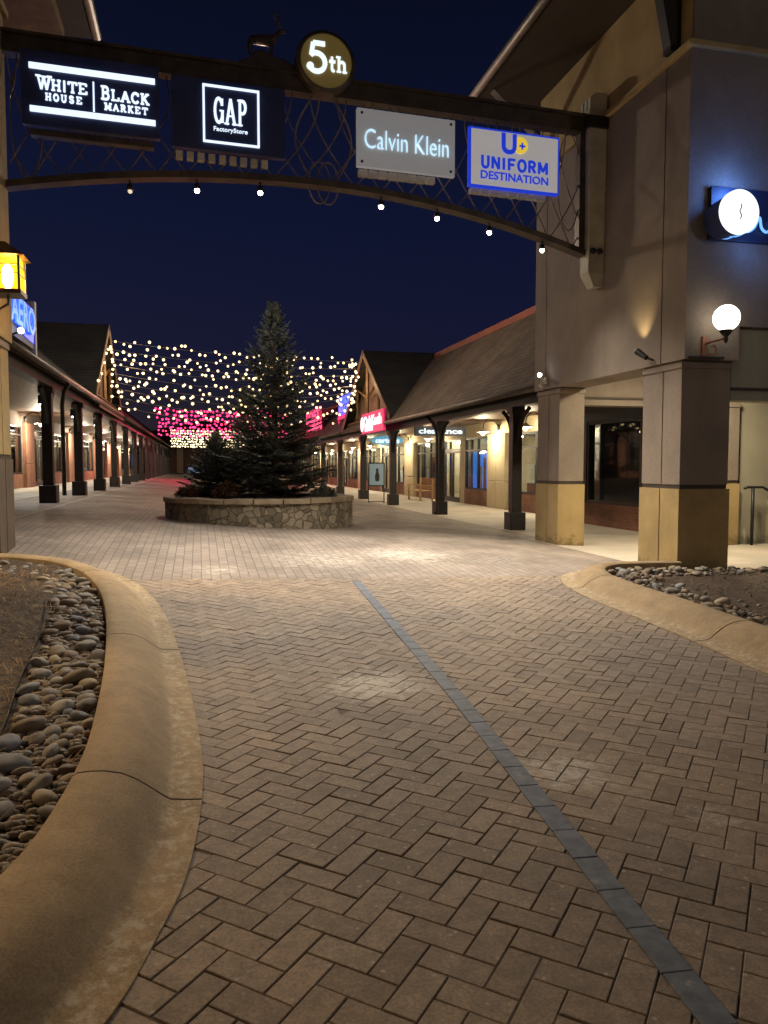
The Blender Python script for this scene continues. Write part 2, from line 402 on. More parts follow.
def inpoly(x, y, poly):
    c = False; j = len(poly) - 1
    for i in range(len(poly)):
        xi, yi = poly[i][0], poly[i][1]; xj, yj = poly[j][0], poly[j][1]
        if (yi > y) != (yj > y) and x < (xj - xi) * (y - yi) / (yj - yi) + xi: c = not c
        j = i
    return c

# ------------------------------------------------------------------ ground
def sheet(name, xs, ys, dz, m, kind='structure', skip=None):
    b = MB(); W = len(xs)
    for y in ys:
        for x in xs: b.v.append((x, y, terr(x, y) + dz))
    for j in range(len(ys) - 1):
        for i in range(len(xs) - 1):
            b.face((j * W + i, j * W + i + 1, (j + 1) * W + i + 1, (j + 1) * W + i))
    return tag(b.build(name, m, smooth=True), kind=kind)
def lin(a, b, n): return [a + (b - a) * i / n for i in range(n + 1)]
sheet('ground', [-90, -40, -12, -5, -3.4] + lin(-3, 7, 10) + [9, 14, 40, 90], [-40, -12, 0, 5] + lin(5.5, 14, 17) + [18, 40, 90, 150, 260], -.0048, blacksoil)
sheet('plaza_paving', [-9, -6, -3.4] + lin(-3, 6.9, 20), lin(9.05, 14, 20) + [16, 20, 30, 60, 100], 0, plazabrick)
bwalk = sheet('walkway', [6.36, 7, 8, 10.4, 14], [9.3, 10, 12, 14.2], .004, walkconc)
sheet('walkway', [6.85, 7, 8, 10.4], [14.2, 18, 40, 100], .004, walkconc)
sheet('walkway', [-7.2, -5, -3.05], [13.2, 14, 18, 40, 100], .004, walkconc)

LK = catmull([(-9, 1.55), (-4.2, .2), (-2.2, .35), (-1.15, .95), (-.55, 1.6), (-.27, 2.08), (-.15, 2.45), (-.06, 2.85), (-.01, 3.5), (-.02, 4.21), (-.12, 5.6), (-.30, 7.2), (-.52, 8.3), (-.84, 9.15), (-1.36, 9.8), (-2.05, 10.12), (-2.9, 10.2), (-5, 10.2), (-9, 10.2)], 10)
RK = catmull([(3.7, 1.5), (3.85, 3.2), (3.95, 4.58), (4.06, 5.5), (4.14, 6.57), (4.17, 7.5), (4.30, 8.42), (4.64, 9.12), (5.2, 9.55), (5.8, 9.66), (6.42, 9.68)], 10)
# profile from the lip inwards: distance, height, salt crust
PROF = [(0, .006, .7), (.07, .010, .95), (.135, .018, .8), (.165, .036, .25), (.215, .075, 0), (.28, .122, 0), (.34, .152, 0), (.41, .168, 0), (.47, .172, 0), (.525, .168, 0), (.545, .155, 0), (.55, .02, 0)]
def kerb(path, side, joints):
    b = MB(); b2 = []
    nrm = []
    for i, p in enumerate(path):
        t = (path[min(i + 1, len(path) - 1)] - path[max(i - 1, 0)]).normalized()
        nrm.append(Vector((-t.y, t.x)) * side)
    # cumulative length, cut at the joints
    d = [0]
    for i in range(1, len(path)): d.append(d[-1] + (path[i] - path[i - 1]).length)
    def at(s):
        for i in range(1, len(path)):
            if d[i] >= s:
                k = (s - d[i - 1]) / max(1e-9, d[i] - d[i - 1]); return path[i - 1].lerp(path[i], k), nrm[i - 1].lerp(nrm[i], k).normalized()
        return path[-1], nrm[-1]
    js = []
    for jy in joints:
        i = min(range(len(path)), key=lambda q: (path[q] - Vector(jy)).length); js.append(d[i])
    cuts = [0] + sorted(js) + [d[-1]]
    salt = []
    for a, e in zip(cuts[:-1], cuts[1:]):
        a2, e2 = a + .007, e - .007
        n = max(3, int((e2 - a2) / .06)); base = len(b.v); K = len(PROF)
        for i in range(n + 1):
            p, nn = at(a2 + (e2 - a2) * i / n)
            for w, h, sl in PROF:
                q = p + nn * w; b.v.append((q.x, q.y, terr(q.x, q.y) + h)); salt.append(sl)
            q = p; b.v.append((q.x, q.y, terr(q.x, q.y) - .05)); salt.append(0)
        K += 1
        for i in range(n):
            for k in range(K - 1):
                if k == K - 2: continue
                b.face((base + i * K + k, base + (i + 1) * K + k, base + (i + 1) * K + k + 1, base + i * K + k + 1))
            b.face((base + i * K, base + (i + 1) * K, base + (i + 1) * K + K - 1, base + i * K + K - 1))
        for i in (0, n): b.face([base + i * K + k for k in range(K)], 1)
    o = b.build('kerb', [kerbmat, groove_m], smooth=True)
    at_ = o.data.attributes.new('salt', 'FLOAT', 'POINT'); at_.data.foreach_set('value', salt)
    try:
        o.data.set_sharp_from_angle(angle=R_(50))
    except Exception: pass
    tag(o, kind='structure')
    return [p + nn * .548 for p, nn in zip(path, nrm)]
LIN = kerb(LK, 1, [(-.02, 3.45), (-.2, 6.3), (-.75, 9.0), (-.9, 1.2)])
RIN = kerb(RK, -1, [(4.07, 5.6), (4.25, 8.2), (4.9, 9.35)])

def bedmesh(name, inner, closing, dz, m, step=.12, bumpy=.02, extra=None):
    poly = [(p.x, p.y) for p in inner] + closing
    x0 = min(p[0] for p in poly); x1 = max(p[0] for p in poly); y0 = min(p[1] for p in poly); y1 = max(p[1] for p in poly)
    b = MB(); ids = {}
    nx = int((x1 - x0) / step) + 1; ny = int((y1 - y0) / step) + 1
    def vid(i, j):
        if (i, j) not in ids:
            x = x0 + i * step; y = y0 + j * step
            ids[i, j] = len(b.v); b.v.append((x, y, terr(x, y) + dz + bumpy * noise.noise(Vector((x * 3, y * 3, 1))) + (extra(x, y) if extra else 0)))
        return ids[i, j]
    for i in range(nx):
        for j in range(ny):
            if inpoly(x0 + (i + .5) * step, y0 + (j + .5) * step, poly): b.face((vid(i, j), vid(i + 1, j), vid(i + 1, j + 1), vid(i, j + 1)))
    tag(b.build(name, m, smooth=True), kind='structure'); return poly
def lbump(x, y): return .05 * S((-1.25 - x) / .4)
LPOLY = bedmesh('soil', [p + Vector((.03, 0)) for p in LIN], [], .075, soil, .08, extra=lbump)
RPOLY = bedmesh('soil', [p - Vector((.03, 0)) for p in RIN], [(6.43, 9.0), (14, 9.0), (14, 1.5)], .075, soil, .10)

# herringbone brick paving, brick by brick
bw = .1085; ang = R_(48); ca, sa = math.cos(ang), math.sin(ang)
b = MB(); tone = []
gap = .0013
for i in range(-110, 110):
    for j in range(-110, 110):
        c = (i - j) % 4
        if c not in (0, 3): continue
        w, h = (2, 1) if c == 0 else (1, 2)
        cx, cy = (i + w / 2) * bw, (j + h / 2) * bw
        X, Y = cx * ca - cy * sa + 2, cx * sa + cy * ca + 3.5
        if not (-2.6 < X < 4.9 and -1.6 < Y < 9.12): continue
        if X < -.75 and Y > 1.2: continue
        g = gap + abs(random.gauss(0, .0014))
        u0, u1, v0, v1 = i * bw + g, (i + w) * bw - g, j * bw + g, (j + h) * bw - g
        tz = [random.gauss(0, .0009) for _ in range(2)]; dz0 = random.gauss(0, .0010); ch = .0026
        n0 = len(b.v)
        for ins, zz in ((0, -.02), (0, -.0026), (ch, 0)):
            for (u, v) in ((u0 + ins, v0 + ins), (u1 - ins, v0 + ins), (u1 - ins, v1 - ins), (u0 + ins, v1 - ins)):
                x, y = u * ca - v * sa + 2, u * sa + v * ca + 3.5
                b.v.append((x, y, terr(x, y) + zz + dz0 + (tz[0] * (u - u0 - .1) + tz[1] * (v - v0 - .1)) * 8))
        for a in (0, 4):
            for k in range(4):
                k2 = (k + 1) % 4; b.face((n0 + a + k, n0 + a + k2, n0 + a + 4 + k2, n0 + a + 4 + k))
        b.face((n0 + 8, n0 + 9, n0 + 10, n0 + 11)); tone += [min(1, max(0, random.gauss(.5, .34)))] * 9
o = tag(b.build('brick_paving', pavers), kind='structure')
at_ = o.data.attributes.new('tone', 'FLOAT', 'FACE'); at_.data.foreach_set('value', tone)

# slate-blue soldier band let into the bricks
slate = mat('blue_grey_pavers', (.105, .120, .150), .7, var=.28, vscale=14, bump=.002, bscale=120, dirt=(9., .58, (.25, .24, .23)))
b = MB(); bp_ = catmull([(1.10, -1.2), (1.215, .2), (1.34, 1.74), (1.455, 3.0), (1.63, 4.95), (1.735, 6.9), (1.80, 8.85)], 24)
acc = [0]
for a_, c_ in zip(bp_[:-1], bp_[1:]): acc.append(acc[-1] + (c_ - a_).length)
def bandat(t):
    for q in range(1, len(bp_)):
        if acc[q] >= t: return bp_[q - 1].lerp(bp_[q], (t - acc[q - 1]) / max(1e-9, acc[q] - acc[q - 1]))
    return bp_[-1]
s = 0
while s < acc[-1] - .03:
    pa, pb = bandat(s + .002), bandat(min(acc[-1], s + .222) - .002); dd = (pb - pa).normalized(); nn = Vector((dd.y, -dd.x))
    q = [pa - nn * .05, pa + nn * .05, pb + nn * .05, pb - nn * .05]
    hz = .0065 + random.uniform(-.001, .001)
    b.hexa([(v.x, v.y, terr(v.x, v.y) - .02) for v in q] + [(v.x, v.y, terr(v.x, v.y) + hz) for v in q]); s += .222
tag(b.build('paving_band', slate, bevel=.003), kind='structure')

# ------------------------------------------------------------------ river stones, dry grass
rockm = []
for nm, c in (('grey', (.21, .19, .16)), ('bluegrey', (.17, .175, .18)), ('buff', (.27, .22, .15)), ('brown', (.17, .125, .085)), ('pale', (.30, .28, .25))):
    rockm.append((nm, mat('river_stone_' + nm, c, .75, var=.28, vscale=11, bump=.003, bscale=60)))
rockmesh = {}
for q in range(5):
    for mi, (nm, mm) in enumerate(rockm):
        bm = bmesh.new(); bmesh.ops.create_icosphere(bm, subdivisions=3, radius=1.)
        off = Vector((q * 7.3 + mi, mi * 3.1, 1))
        for v in bm.verts:
            k = 1 + .22 * noise.noise(v.co * .9 + off) + .07 * noise.noise(v.co * 2.4 + off)
            v.co = Vector((v.co.x * 1.2, v.co.y * (.8 + .05 * q), v.co.z * (.52 + .06 * (q % 3)))) * k
        me = bpy.data.meshes.new('river_stone'); bm.to_mesh(me); bm.free()
        me.materials.append(mm); me.polygons.foreach_set('use_smooth', [True] * len(me.polygons)); rockmesh[q, mi] = me
ROCKWORD = {'grey': 'mid grey', 'bluegrey': 'blue grey', 'buff': 'buff tan', 'brown': 'brown', 'pale': 'pale whitish'}
def scatter(n, sampler, sizes, where, grp):
    placed = []
    for size in sizes:
        for _ in range(size[1] * 60):
            if len(placed) >= n: break
            x, y = sampler(); r = size[0] * random.uniform(.85, 1.2)
            if size[2] <= 0: break
            if any((x - a) ** 2 + (y - c) ** 2 < (.86 * (r + rr)) ** 2 for a, c, rr in placed): continue
            placed.append((x, y, r)); size[2] -= 1
    for x, y, r in placed:
        mi = random.choices(range(5), [4, 1.6, 3.2, 3, 1.2])[0]
        o = bpy.data.objects.new('river_stone', rockmesh[random.randrange(5), mi]); COL.objects.link(o)
        o.location = (x, y, terr(x, y) + .075 + r * .30 + random.uniform(0, .02)); o.scale = (r, r, r)
        o.rotation_euler = (random.gauss(0, .25), random.gauss(0, .25), random.uniform(0, 6.28))
        w = 'large' if r > .06 else ('small' if r < .04 else 'medium')
        tag(o, f'{w} {ROCKWORD[rockm[mi][0]]} rounded river stone {where}', 'stone', grp)
    return placed
EDGE = [(-3.4, 9.1), (-2.5, 9.0), (-2.0, 8.86), (-1.72, 8.5), (-1.45, 7.71), (-1.29, 6.63), (-1.16, 5.25), (-1.04, 4.27), (-1.04, 3.4), (-1.2, 2.7), (-1.6, 2.0)]
edgep = catmull(EDGE, 8)
mulchpoly = [(p.x, p.y) for p in edgep] + [(-9, 2), (-9, 9.1)]
def lsamp():
    while True:
        x = random.uniform(-3.2, -.5); y = random.uniform(2.2, 9.65)
        if inpoly(x + .055, y, LPOLY) and inpoly(x + .05, y - .02, LPOLY) and inpoly(x, y + .06, LPOLY) and not inpoly(x - .05, y, mulchpoly): return x, y
LROCK = scatter(205, lsamp, [[.078, 6, 6], [.062, 34, 34], [.050, 75, 75], [.040, 80, 80], [.030, 90, 90]], 'in the kerbed bed beside the dry mulch', 'river stones between kerb and mulch')
def rsamp():
    while True:
        y = random.uniform(4.2, 9.1); x = random.uniform(4.3, 9.5)
        if not inpoly(x - .07, y, RPOLY) or not inpoly(x, y + .05, RPOLY): continue
        ix = min((abs(p.y - y), p.x) for p in RIN)[1]
        if x < ix + .5 + .2 * (y > 8) or (y > 8.45) or (x - ix < .8 and random.random() < .12): return x, y
RROCK = scatter(95, rsamp, [[.072, 8, 8], [.058, 28, 28], [.047, 50, 50], [.036, 30, 30]], 'in the bed around the ochre column', 'river stones at the column foot')
# small chips between the stones: nobody could count them
b = MB()
for smp, n in ((lsamp, 2600), (rsamp, 900)):
    for _ in range(n):
        x, y = smp(); r = random.uniform(.010, .032); b.ball((x, y, terr(x, y) + .075 + r * .4), r, 5, 4, random.randrange(3), (1.3, .9, .7))
tag(b.build('gravel', [rockm[0][1], rockm[2][1], rockm[3][1]], smooth=True), 'fine gravel chips filling the gaps between river stones', 'gravel', kind='stuff')

b = MB()
for _ in range(15000):
    y = random.uniform(2.6, 9.4); x = random.uniform(-4.6, -.95)
    if random.random() < .06:
        x, y = lsamp()
    elif not inpoly(x - .02, y, mulchpoly): continue
    if not inpoly(x, y, LPOLY): continue
    z = terr(x, y) + .075 + lbump(x, y) + .012; a = random.uniform(0, 6.28); l = random.uniform(.03, .14); el = random.gauss(.18, .25)
    d = Vector((math.cos(a) * math.cos(el), math.sin(a) * math.cos(el), abs(math.sin(el)))); sd = Vector((-d.y, d.x, 0)).normalized() * random.uniform(.0012, .003)
    p = Vector((x, y, z)); mid = p + d * l * .55 + Vector((0, 0, random.uniform(0, .012))); e = p + d * l
    n0 = len(b.v); b.v += [tuple(p - sd), tuple(p + sd), tuple(mid + sd), tuple(mid - sd), tuple(e)]
    b.face((n0, n0 + 1, n0 + 2, n0 + 3)); b.face((n0 + 3, n0 + 2, n0 + 4))
tag(b.build('dry_grass', straw), 'dry straw coloured grass litter over the left mulch', 'grass', kind='stuff')
b = MB()
for _ in range(8000):
    y = random.uniform(3.0, 8.9); x = random.uniform(4.4, 11)
    if not inpoly(x - .1, y, RPOLY): continue
    a = random.uniform(0, 6.28); l = random.uniform(.02, .07); p = Vector((x, y, terr(x, y) + .085)); d = Vector((math.cos(a), math.sin(a), random.uniform(0, .5))) * l
    sd = Vector((-d.y, d.x, 0)).normalized() * random.uniform(.003, .010); b.quad(p - sd, p + sd, p + d + sd * .6, p + d - sd * .6)
tag(b.build('bark_chips', mat('bark_chip', (.10, .066, .04), .9, var=.6, vscale=9)), 'dark bark chips covering the bed before the column', 'mulch', kind='stuff')
b = MB(); ep = [p for p in edgep]
for a, c in zip(ep[:-1], ep[1:]):
    za, zc = terr(a.x, a.y) + .105, terr(c.x, c.y) + .105; t = (c - a).normalized(); n_ = Vector((-t.y, t.x)) * .0025
    b.hexa([(a.x - n_.x, a.y - n_.y, za - .12), (c.x - n_.x, c.y - n_.y, zc - .15), (c.x + n_.x, c.y + n_.y, zc - .15), (a.x + n_.x, a.y + n_.y, za - .15),
            (a.x - n_.x, a.y - n_.y, za), (c.x - n_.x, c.y - n_.y, zc), (c.x + n_.x, c.y + n_.y, zc), (a.x + n_.x, a.y + n_.y, za)])
tag(b.build('garden_edging', darksteel), 'thin dark metal edging strip between mulch and river stones', 'edging')

# ------------------------------------------------------------------ corner building (right)
def gbox(b, x0, x1, y0, y1, z0, z1, m=0): b.box(x0, x1, y0, y1, z0, z1, m)
CB = empty('corner_building', (6.9, 11.5, 0), 'tall taupe stucco corner building with ochre column bases and open arcade', 'building')
def column(parent, x0, x1, y0, y1, zb, ztop, band, groove_face, groove_y, basem=None, shaftm=None):
    """ochre lower block, trim band, taupe shaft with a vertical control joint in the street face"""
    b = MB(); gx = x0 if groove_face == 'x0' else x1
    sg = 1 if groove_face == 'x0' else -1
    def shaft(b, xa, xb, ya, yb, za, zb_):
        g0, g1 = groove_y - .012, groove_y + .012; d = .02
        if sg > 0: poly = [(xa, ya), (xb, ya), (xb, yb), (xa, yb), (xa, g1), (xa + d, g1), (xa + d, g0), (xa, g0)]
        else: poly = [(xb, yb), (xa, yb), (xa, ya), (xb, ya), (xb, g0), (xb - d, g0), (xb - d, g1), (xb, g1)]
        b.prism(poly, 'z', za, zb_)
    shaft(b, x0, x1, y0, y1, band + .03, ztop)
    c = b.build('column', shaftm or stucco, parent)
    b = MB(); shaft(b, x0 - .02, x1 + .02, y0 - .02, y1 + .02, zb - .1, band - .03); base = b.build('column_base', basem or stucco_gold, c, org=WORLD[c.name])
    b = MB(); b.box(x0 + .012, x1 - .012, y0 + .012, y1 - .012, band - .029, band + .029); b.build('band', browntrim, c, org=WORLD[c.name])
    b = MB(); b.box(x0 - .018, x1 + .018, y0 - .018, y1 + .018, ztop - .10, ztop - .012); b.build('capital', stucco, c, org=WORLD[c.name], bevel=.008)
    return c
column(CB, 6.45, 7.22, 9.27, 10.2, .03, 2.945, 1.21, 'x0', 9.70)
column(CB, 6.45, 6.95, 12.92, 13.84, .03, 2.945, 1.19, 'x0', 13.36)
column(CB, 9.3, 9.9, 12.42, 13.0, .0, 2.7, 1.2, 'x0', 12.7)
b = MB()
def wallface(b, x0, x1, y0, y1, z0, z1, gys):
    poly = [(x0, y0), (x1, y0), (x1, y1), (x0, y1)]
    for gy in sorted(gys, reverse=True): poly += [(x0, gy + .012), (x0 + .02, gy + .012), (x0 + .02, gy - .012), (x0, gy - .012)]
    b.prism(poly, 'z', z0, z1)
wallface(b, 6.40, 7.0, 9.15, 13.9, 2.95, 7.03, [9.70, 13.42])
b.box(7.001, 7.25, 9.15, 9.6, 2.95, 7.03)
b.box(7.251, 15, 9.15, 9.6, 3.42, 7.03)
b.build('wall', stucco, CB)
b = MB(); b.box(7.251, 15, 9.30, 9.6, 2.42, 3.419); b.box(10.0, 15, 12.5, 12.9, 0, 3.6); b.build('arcade_wall', stucco_olive, CB)
b = MB(); b.box(7.251, 15, 9.28, 9.299, 2.56, 2.60); b.box(7.0, 15, 9.601, 9.63, 2.46, 2.50); b.build('trim', browntrim, CB)
b = MB(); b.box(10.62, 10.68, 12.44, 12.499, .0, .78); b.box(10.62, 12.4, 12.44, 12.499, .781, .84); b.box(10.1, 10.16, 12.44, 12.499, 0, .3); b.build('panel_moulding', stucco_olive, CB)
b = MB(); b.box(7.001, 9.7, 13.5, 13.9, 2.68, 3.6); b.build('cross_beam', stucco, CB)
b = MB(); b.box(7.001, 9.7, 13.47, 13.499, 2.80, 2.84); b.build('trim', browntrim, CB)
b = MB(); b.box(7.001, 15, 9.601, 13.499, 3.6, 3.75); b.box(7.001, 9.95, 13.901, 18.2, 3.2, 3.35); b.build('arcade_ceiling', stucco_olive, CB)
b = MB(); b.box(6.44, 15, 9.201, 13.86, 7.12, 8.455); b.build('upper_wall', stucco_gold, CB)
b = MB(); b.box(6.446, 15, 9.17, 9.20, 7.12, 8.45); b.build('upper_wall', stucco, CB)
b = MB(); b.box(6.34, 15, 9.09, 13.94, 7.031, 7.119); b.build('ledge', stucco_gold, CB, bevel=.015)
b = MB(); b.box(5.22, 16, 7.7, 14.15, 8.456, 8.56)
b.prism([(5.22, 8.561), (16, 8.561), (16, 12.5), (10, 12.5)], 'y', 7.7, 14.15); b.build('roof', browntrim, CB)
b = MB(); b.tube([(5.14, 7.6, 8.50), (5.14, 14.2, 8.50)], .075, 10); b.build('gutter', galv, CB, smooth=True)
b = MB(); b.box(6.28, 6.439, 9.45, 9.62, 7.125, 8.45); b.prism([(6.10, 8.0), (6.28, 7.2), (6.28, 8.45), (5.6, 8.45)], 'y', 9.45, 9.62); b.build('eave_bracket', darkwood, CB)
b = MB(); b.tube([(5.35, 13.6, 8.42), (6.42, 13.6, 7.5)], .07, 4); b.build('eave_bracket', palewood, CB)
# shop window wall under the arcade
def interior(parent, xw, sgn, y0, y1, z0, z1, goods, lamp, depth=1.8, shell=None):
    """a shallow lit room behind a shop front; sgn +1 when it lies towards +x"""
    xb = xw + sgn * depth; b = MB(); t = .05
    b.box(min(xb, xb + sgn * t), max(xb, xb + sgn * t), y0, y1, z0, z1)
    o = b.build('display_wall', goods, parent)
    b = MB()
    xa, xc = sorted((xw + sgn * .12, xb - sgn * .002))
    b.box(xa, xc, y0 - .05, y0 - .002, z0, z1); b.box(xa, xc, y1 + .002, y1 + .05, z0, z1)
    b.box(xa, xc, y0, y1, z0 - .06, z0 - .002); b.box(xa, xc, y0, y1, z1 + .002, z1 + .06)
    b.build('room_shell', shell or cream, parent)
    if lamp:
        b = MB(); ym = (y0 + y1) / 2; w = min(1.2, (y1 - y0) * .38)
        b.box(min(xw + sgn * .16, xw + sgn * .5), max(xw + sgn * .16, xw + sgn * .5), ym - w, ym + w, z1 - .05, z1 - .01); b.build('ceiling_lamp', lamp, parent)
    return o
def window(parent, xw, sgn, y0, y1, z0, z1, nm=1, fm=darkwood, ns=0):
    """frame with mullions and a pane in the wall plane xw"""
    b = MB(); f = .07; xa, xc = sorted((xw - sgn * .03, xw + sgn * .07))
    b.box(xa, xc, y0, y0 + f, z0, z1); b.box(xa, xc, y1 - f, y1, z0, z1)
    b.box(xa, xc, y0 + f, y1 - f, z0, z0 + f); b.box(xa, xc, y0 + f, y1 - f, z1 - f, z1)
    for i in range(nm):
        yc = y0 + (y1 - y0) * (i + 1) / (nm + 1); b.box(xa, xc, yc - f * .5, yc + f * .5, z0 + f, z1 - f)
    if ns: b.box(xa + .004, xc - .004, y0 + f, y1 - f, ns - .03, ns + .03)
    w = b.build('window', fm, parent)
    b = MB(); xp = xw + sgn * .02; b.box(xp - .006, xp + .006, y0 + f * .5, y1 - f * .5, z0 + f * .5, z1 - f * .5); b.build('pane', glassm, w, org=WORLD[w.name])
    return w
def door(parent, xw, sgn, y0, y1, z0, fm=darkwood, h=2.1):
    b = MB(); xa, xc = sorted((xw - sgn * .03, xw + sgn * .05)); f = .09
    b.box(xa, xc, y0, y0 + f, z0, z0 + h); b.box(xa, xc, y1 - f, y1, z0, z0 + h); b.box(xa, xc, y0 + f, y1 - f, z0, z0 + .2); b.box(xa, xc, y0 + f, y1 - f, z0 + h - f, z0 + h)
    ym = (y0 + y1) / 2; b.box(xa, xc, ym - .06, ym + .06, z0 + .2, z0 + h - f)
    d = b.build('door', fm, parent)
    b = MB(); b.box(xw + sgn * .01 - .005, xw + sgn * .01 + .005, y0 + f * .5, y1 - f * .5, z0 + .1, z0 + h - f * .5); b.build('pane', glassm, d, org=WORLD[d.name])
    b = MB(); xh = xw - sgn * .08; b.tube([(xh, ym + .12, z0 + .85), (xh, ym + .12, z0 + 1.25)], .015, 6); b.build('handle', galv, d, org=WORLD[d.name])
    return d
b = MB(); b.box(9.7, 9.95, 13.01, 18.1, 0, .56); b.build('brick_base', shopbrick, CB)
b = MB(); b.box(9.7, 9.95, 13.01, 18.1, 2.62, 3.199); b.box(9.7, 9.95, 17.9, 18.1, .561, 2.619); b.build('shop_header', darkwood, CB)
window(CB, 9.75, 1, 13.05, 15.35, .565, 2.615, 0); window(CB, 9.75, 1, 15.4, 17.88, .565, 2.615, 0)
interior(CB, 9.95, 1, 13.1, 17.85, .1, 2.9, navyglow, None, 2.5, navyglow)
b = MB()
for i in range(7): b.ball((10.7, 14.0 + i * .5, 2.35 + .02 * (i % 2)), .035, 8, 6)
b.build('pendant_bulbs', warmbulb, CB)
light('arcade_lamp', 'AREA', (8.3, 11.3, 3.55), 210, (1, .84, .58), radius=.5, aim=(0, 0, -1))

# handrail
hr = empty('handrail', (10.14, 12.3, 0), 'black steel handrail sloping down by the olive arcade wall', 'handrail')
b = MB(); b.tube([(9.95, 12.3, 1.08), (10.02, 12.3, 1.1), (10.35, 12.3, 1.1), (11.9, 12.3, .35)], .025, 8); b.build('rail', darksteel, hr, smooth=True)
b = MB(); b.tube([(10.14, 12.3, 0), (10.14, 12.3, 1.1)], .03, 8); b.build('post', darksteel, hr, smooth=True)

# ------------------------------------------------------------------ lantern tower (left)
TB = empty('corner_building', (-2.9, 10.7, .45), 'taupe stucco tower with lantern and deep eave at the left end of the arch', 'building')
column(TB, -3.5, -2.44, 10.28, 11.02, .4, 3.12, 1.62, 'x1', 10.62, shadedbase, stucco_gold)
b = MB(); poly_ = 0
b.box(-9, -2.40, 8.6, 11.1, 3.125, 7.3); b.build('wall', stucco_gold, TB)
column(TB, -3.5, -2.44, 7.0, 7.8, .1, 3.12, 1.62, 'x1', 7.4, shadedbase)
b = MB(); b.box(-9, -2.44, 8.6, 11.06, 7.401, 8.45); b.build('upper_wall', stucco_gold, TB)
b = MB(); b.box(-9, -2.34, 8.5, 11.14, 7.301, 7.40); b.build('ledge', stucco_gold, TB, bevel=.012)
b = MB(); b.box(-9, -1.62, 6.5, 13.6, 8.451, 8.60); b.prism([(-1.62, 8.601), (-9, 8.601), (-9, 12)], 'y', 6.5, 13.6); b.build('roof', browntrim, TB)
b = MB(); b.tube([(-1.54, 6.4, 8.52), (-1.54, 13.65, 8.52)], .075, 10); b.build('gutter', galv, TB, smooth=True)
b = MB(); b.box(-2.9, -2.0, 11.4, 13.4, 8.25, 8.449); b.build('eave_beam', brownwood, TB)

# ------------------------------------------------------------------ entrance arch
A0 = Vector((-2.39, 11.055, 0)); A1 = Vector((6.45, 11.5, 0)); AD = (Vector((6.45, 11.5, 0)) - Vector((-2.5, 11.05, 0))).normalized(); AN = Vector((AD.y, -AD.x, 0)); ABASE = Vector((-2.5, 11.05, 0))
def ap(s, z, off=0): p = ABASE + AD * s + AN * off; return Vector((p.x, p.y, z))
SA, SB = .10, 8.60
def low(s): return 5.60 - .66 * ((s - 4.1) / 4.5) ** 2 + (.10 * ((4.1 - s) / 4.5) ** 2 if s < 4.1 else 0)
def boxalong(b, s0, s1, f0, f1, o0, o1, n=1, m=0):
    pr = [s0 + (s1 - s0) * i / n for i in range(n + 1)]; base = len(b.v)
    for s in pr: b.v += [tuple(ap(s, f0(s), o0)), tuple(ap(s, f0(s), o1)), tuple(ap(s, f1(s), o1)), tuple(ap(s, f1(s), o0))]
    for i in range(n):
        for k in range(4):
            j = (k + 1) % 4; q = base + i * 4; b.face((q + k, q + j, q + 4 + j, q + 4 + k), m)
    b.face((base + 3, base + 2, base + 1, base), m); e = base + n * 4; b.face((e, e + 1, e + 2, e + 3), m)
AR = empty('entrance_arch', tuple(ap(4.3, 4.9)), 'bronze steel lattice arch spanning the street between the two towers', 'arch')
b = MB(); boxalong(b, SA, SB, lambda s: 6.83, lambda s: 7.05, -.09, .09); b.build('top_chord', steel, AR)
b = MB(); boxalong(b, SA, SB, lambda s: 7.053, lambda s: 7.09, -.15, .15); b.build('top_cap', steel, AR)
b = MB(); boxalong(b, SA, SB, lambda s: low(s) - .045, lambda s: low(s) + .045, -.10, .10, 36); b.build('bottom_chord', steel, AR, smooth=False)
b = MB()
ss = SA - .5
while ss < SB + .5:
    for sgn in (1, -1):
        pts = []
        for t in lin(0, 1, 14):
            q = ss + sgn * .66 * math.sin(t * PI * .5)
            if not (SA + .02 < q < SB - .02):
                continue
            pts.append(ap(q, low(q) + .04 + (6.84 - low(q) - .04) * t, .02 * sgn))
        if len(pts) > 2: b.tube(pts, .010, 5)
    ss += .40
for sc in (.36, 8.34):      # bowed wires at both ends
    b.tube([ap(sc + .2 * math.sin(t), 6.05 + .76 * math.cos(t), .0) for t in lin(0, PI * 2, 20)], .010, 5)
for dx in (-.16, .16):     # loops below the round emblem
    b.tube([ap(4.32 + dx * math.cos(t) * 1.0 + dx * .4, 5.62 + .30 * math.sin(t), .02) for t in lin(0, PI * 2, 18)], .012, 5)
    b.tube([ap(4.32 + dx * (1 + 1.6 * math.sin(t)), 6.82 - 1.2 * t / PI, .02) for t in lin(0, PI, 12)], .013, 5)
b.build('lattice', mat('lattice_wire', (.24, .19, .14), .5, metal=.2), AR, smooth=True)
b = MB(); boxalong(b, 8.50, 8.60, lambda s: low(s) + .05, lambda s: 6.828, -.07, .07); b.build('end_post', steel, AR)
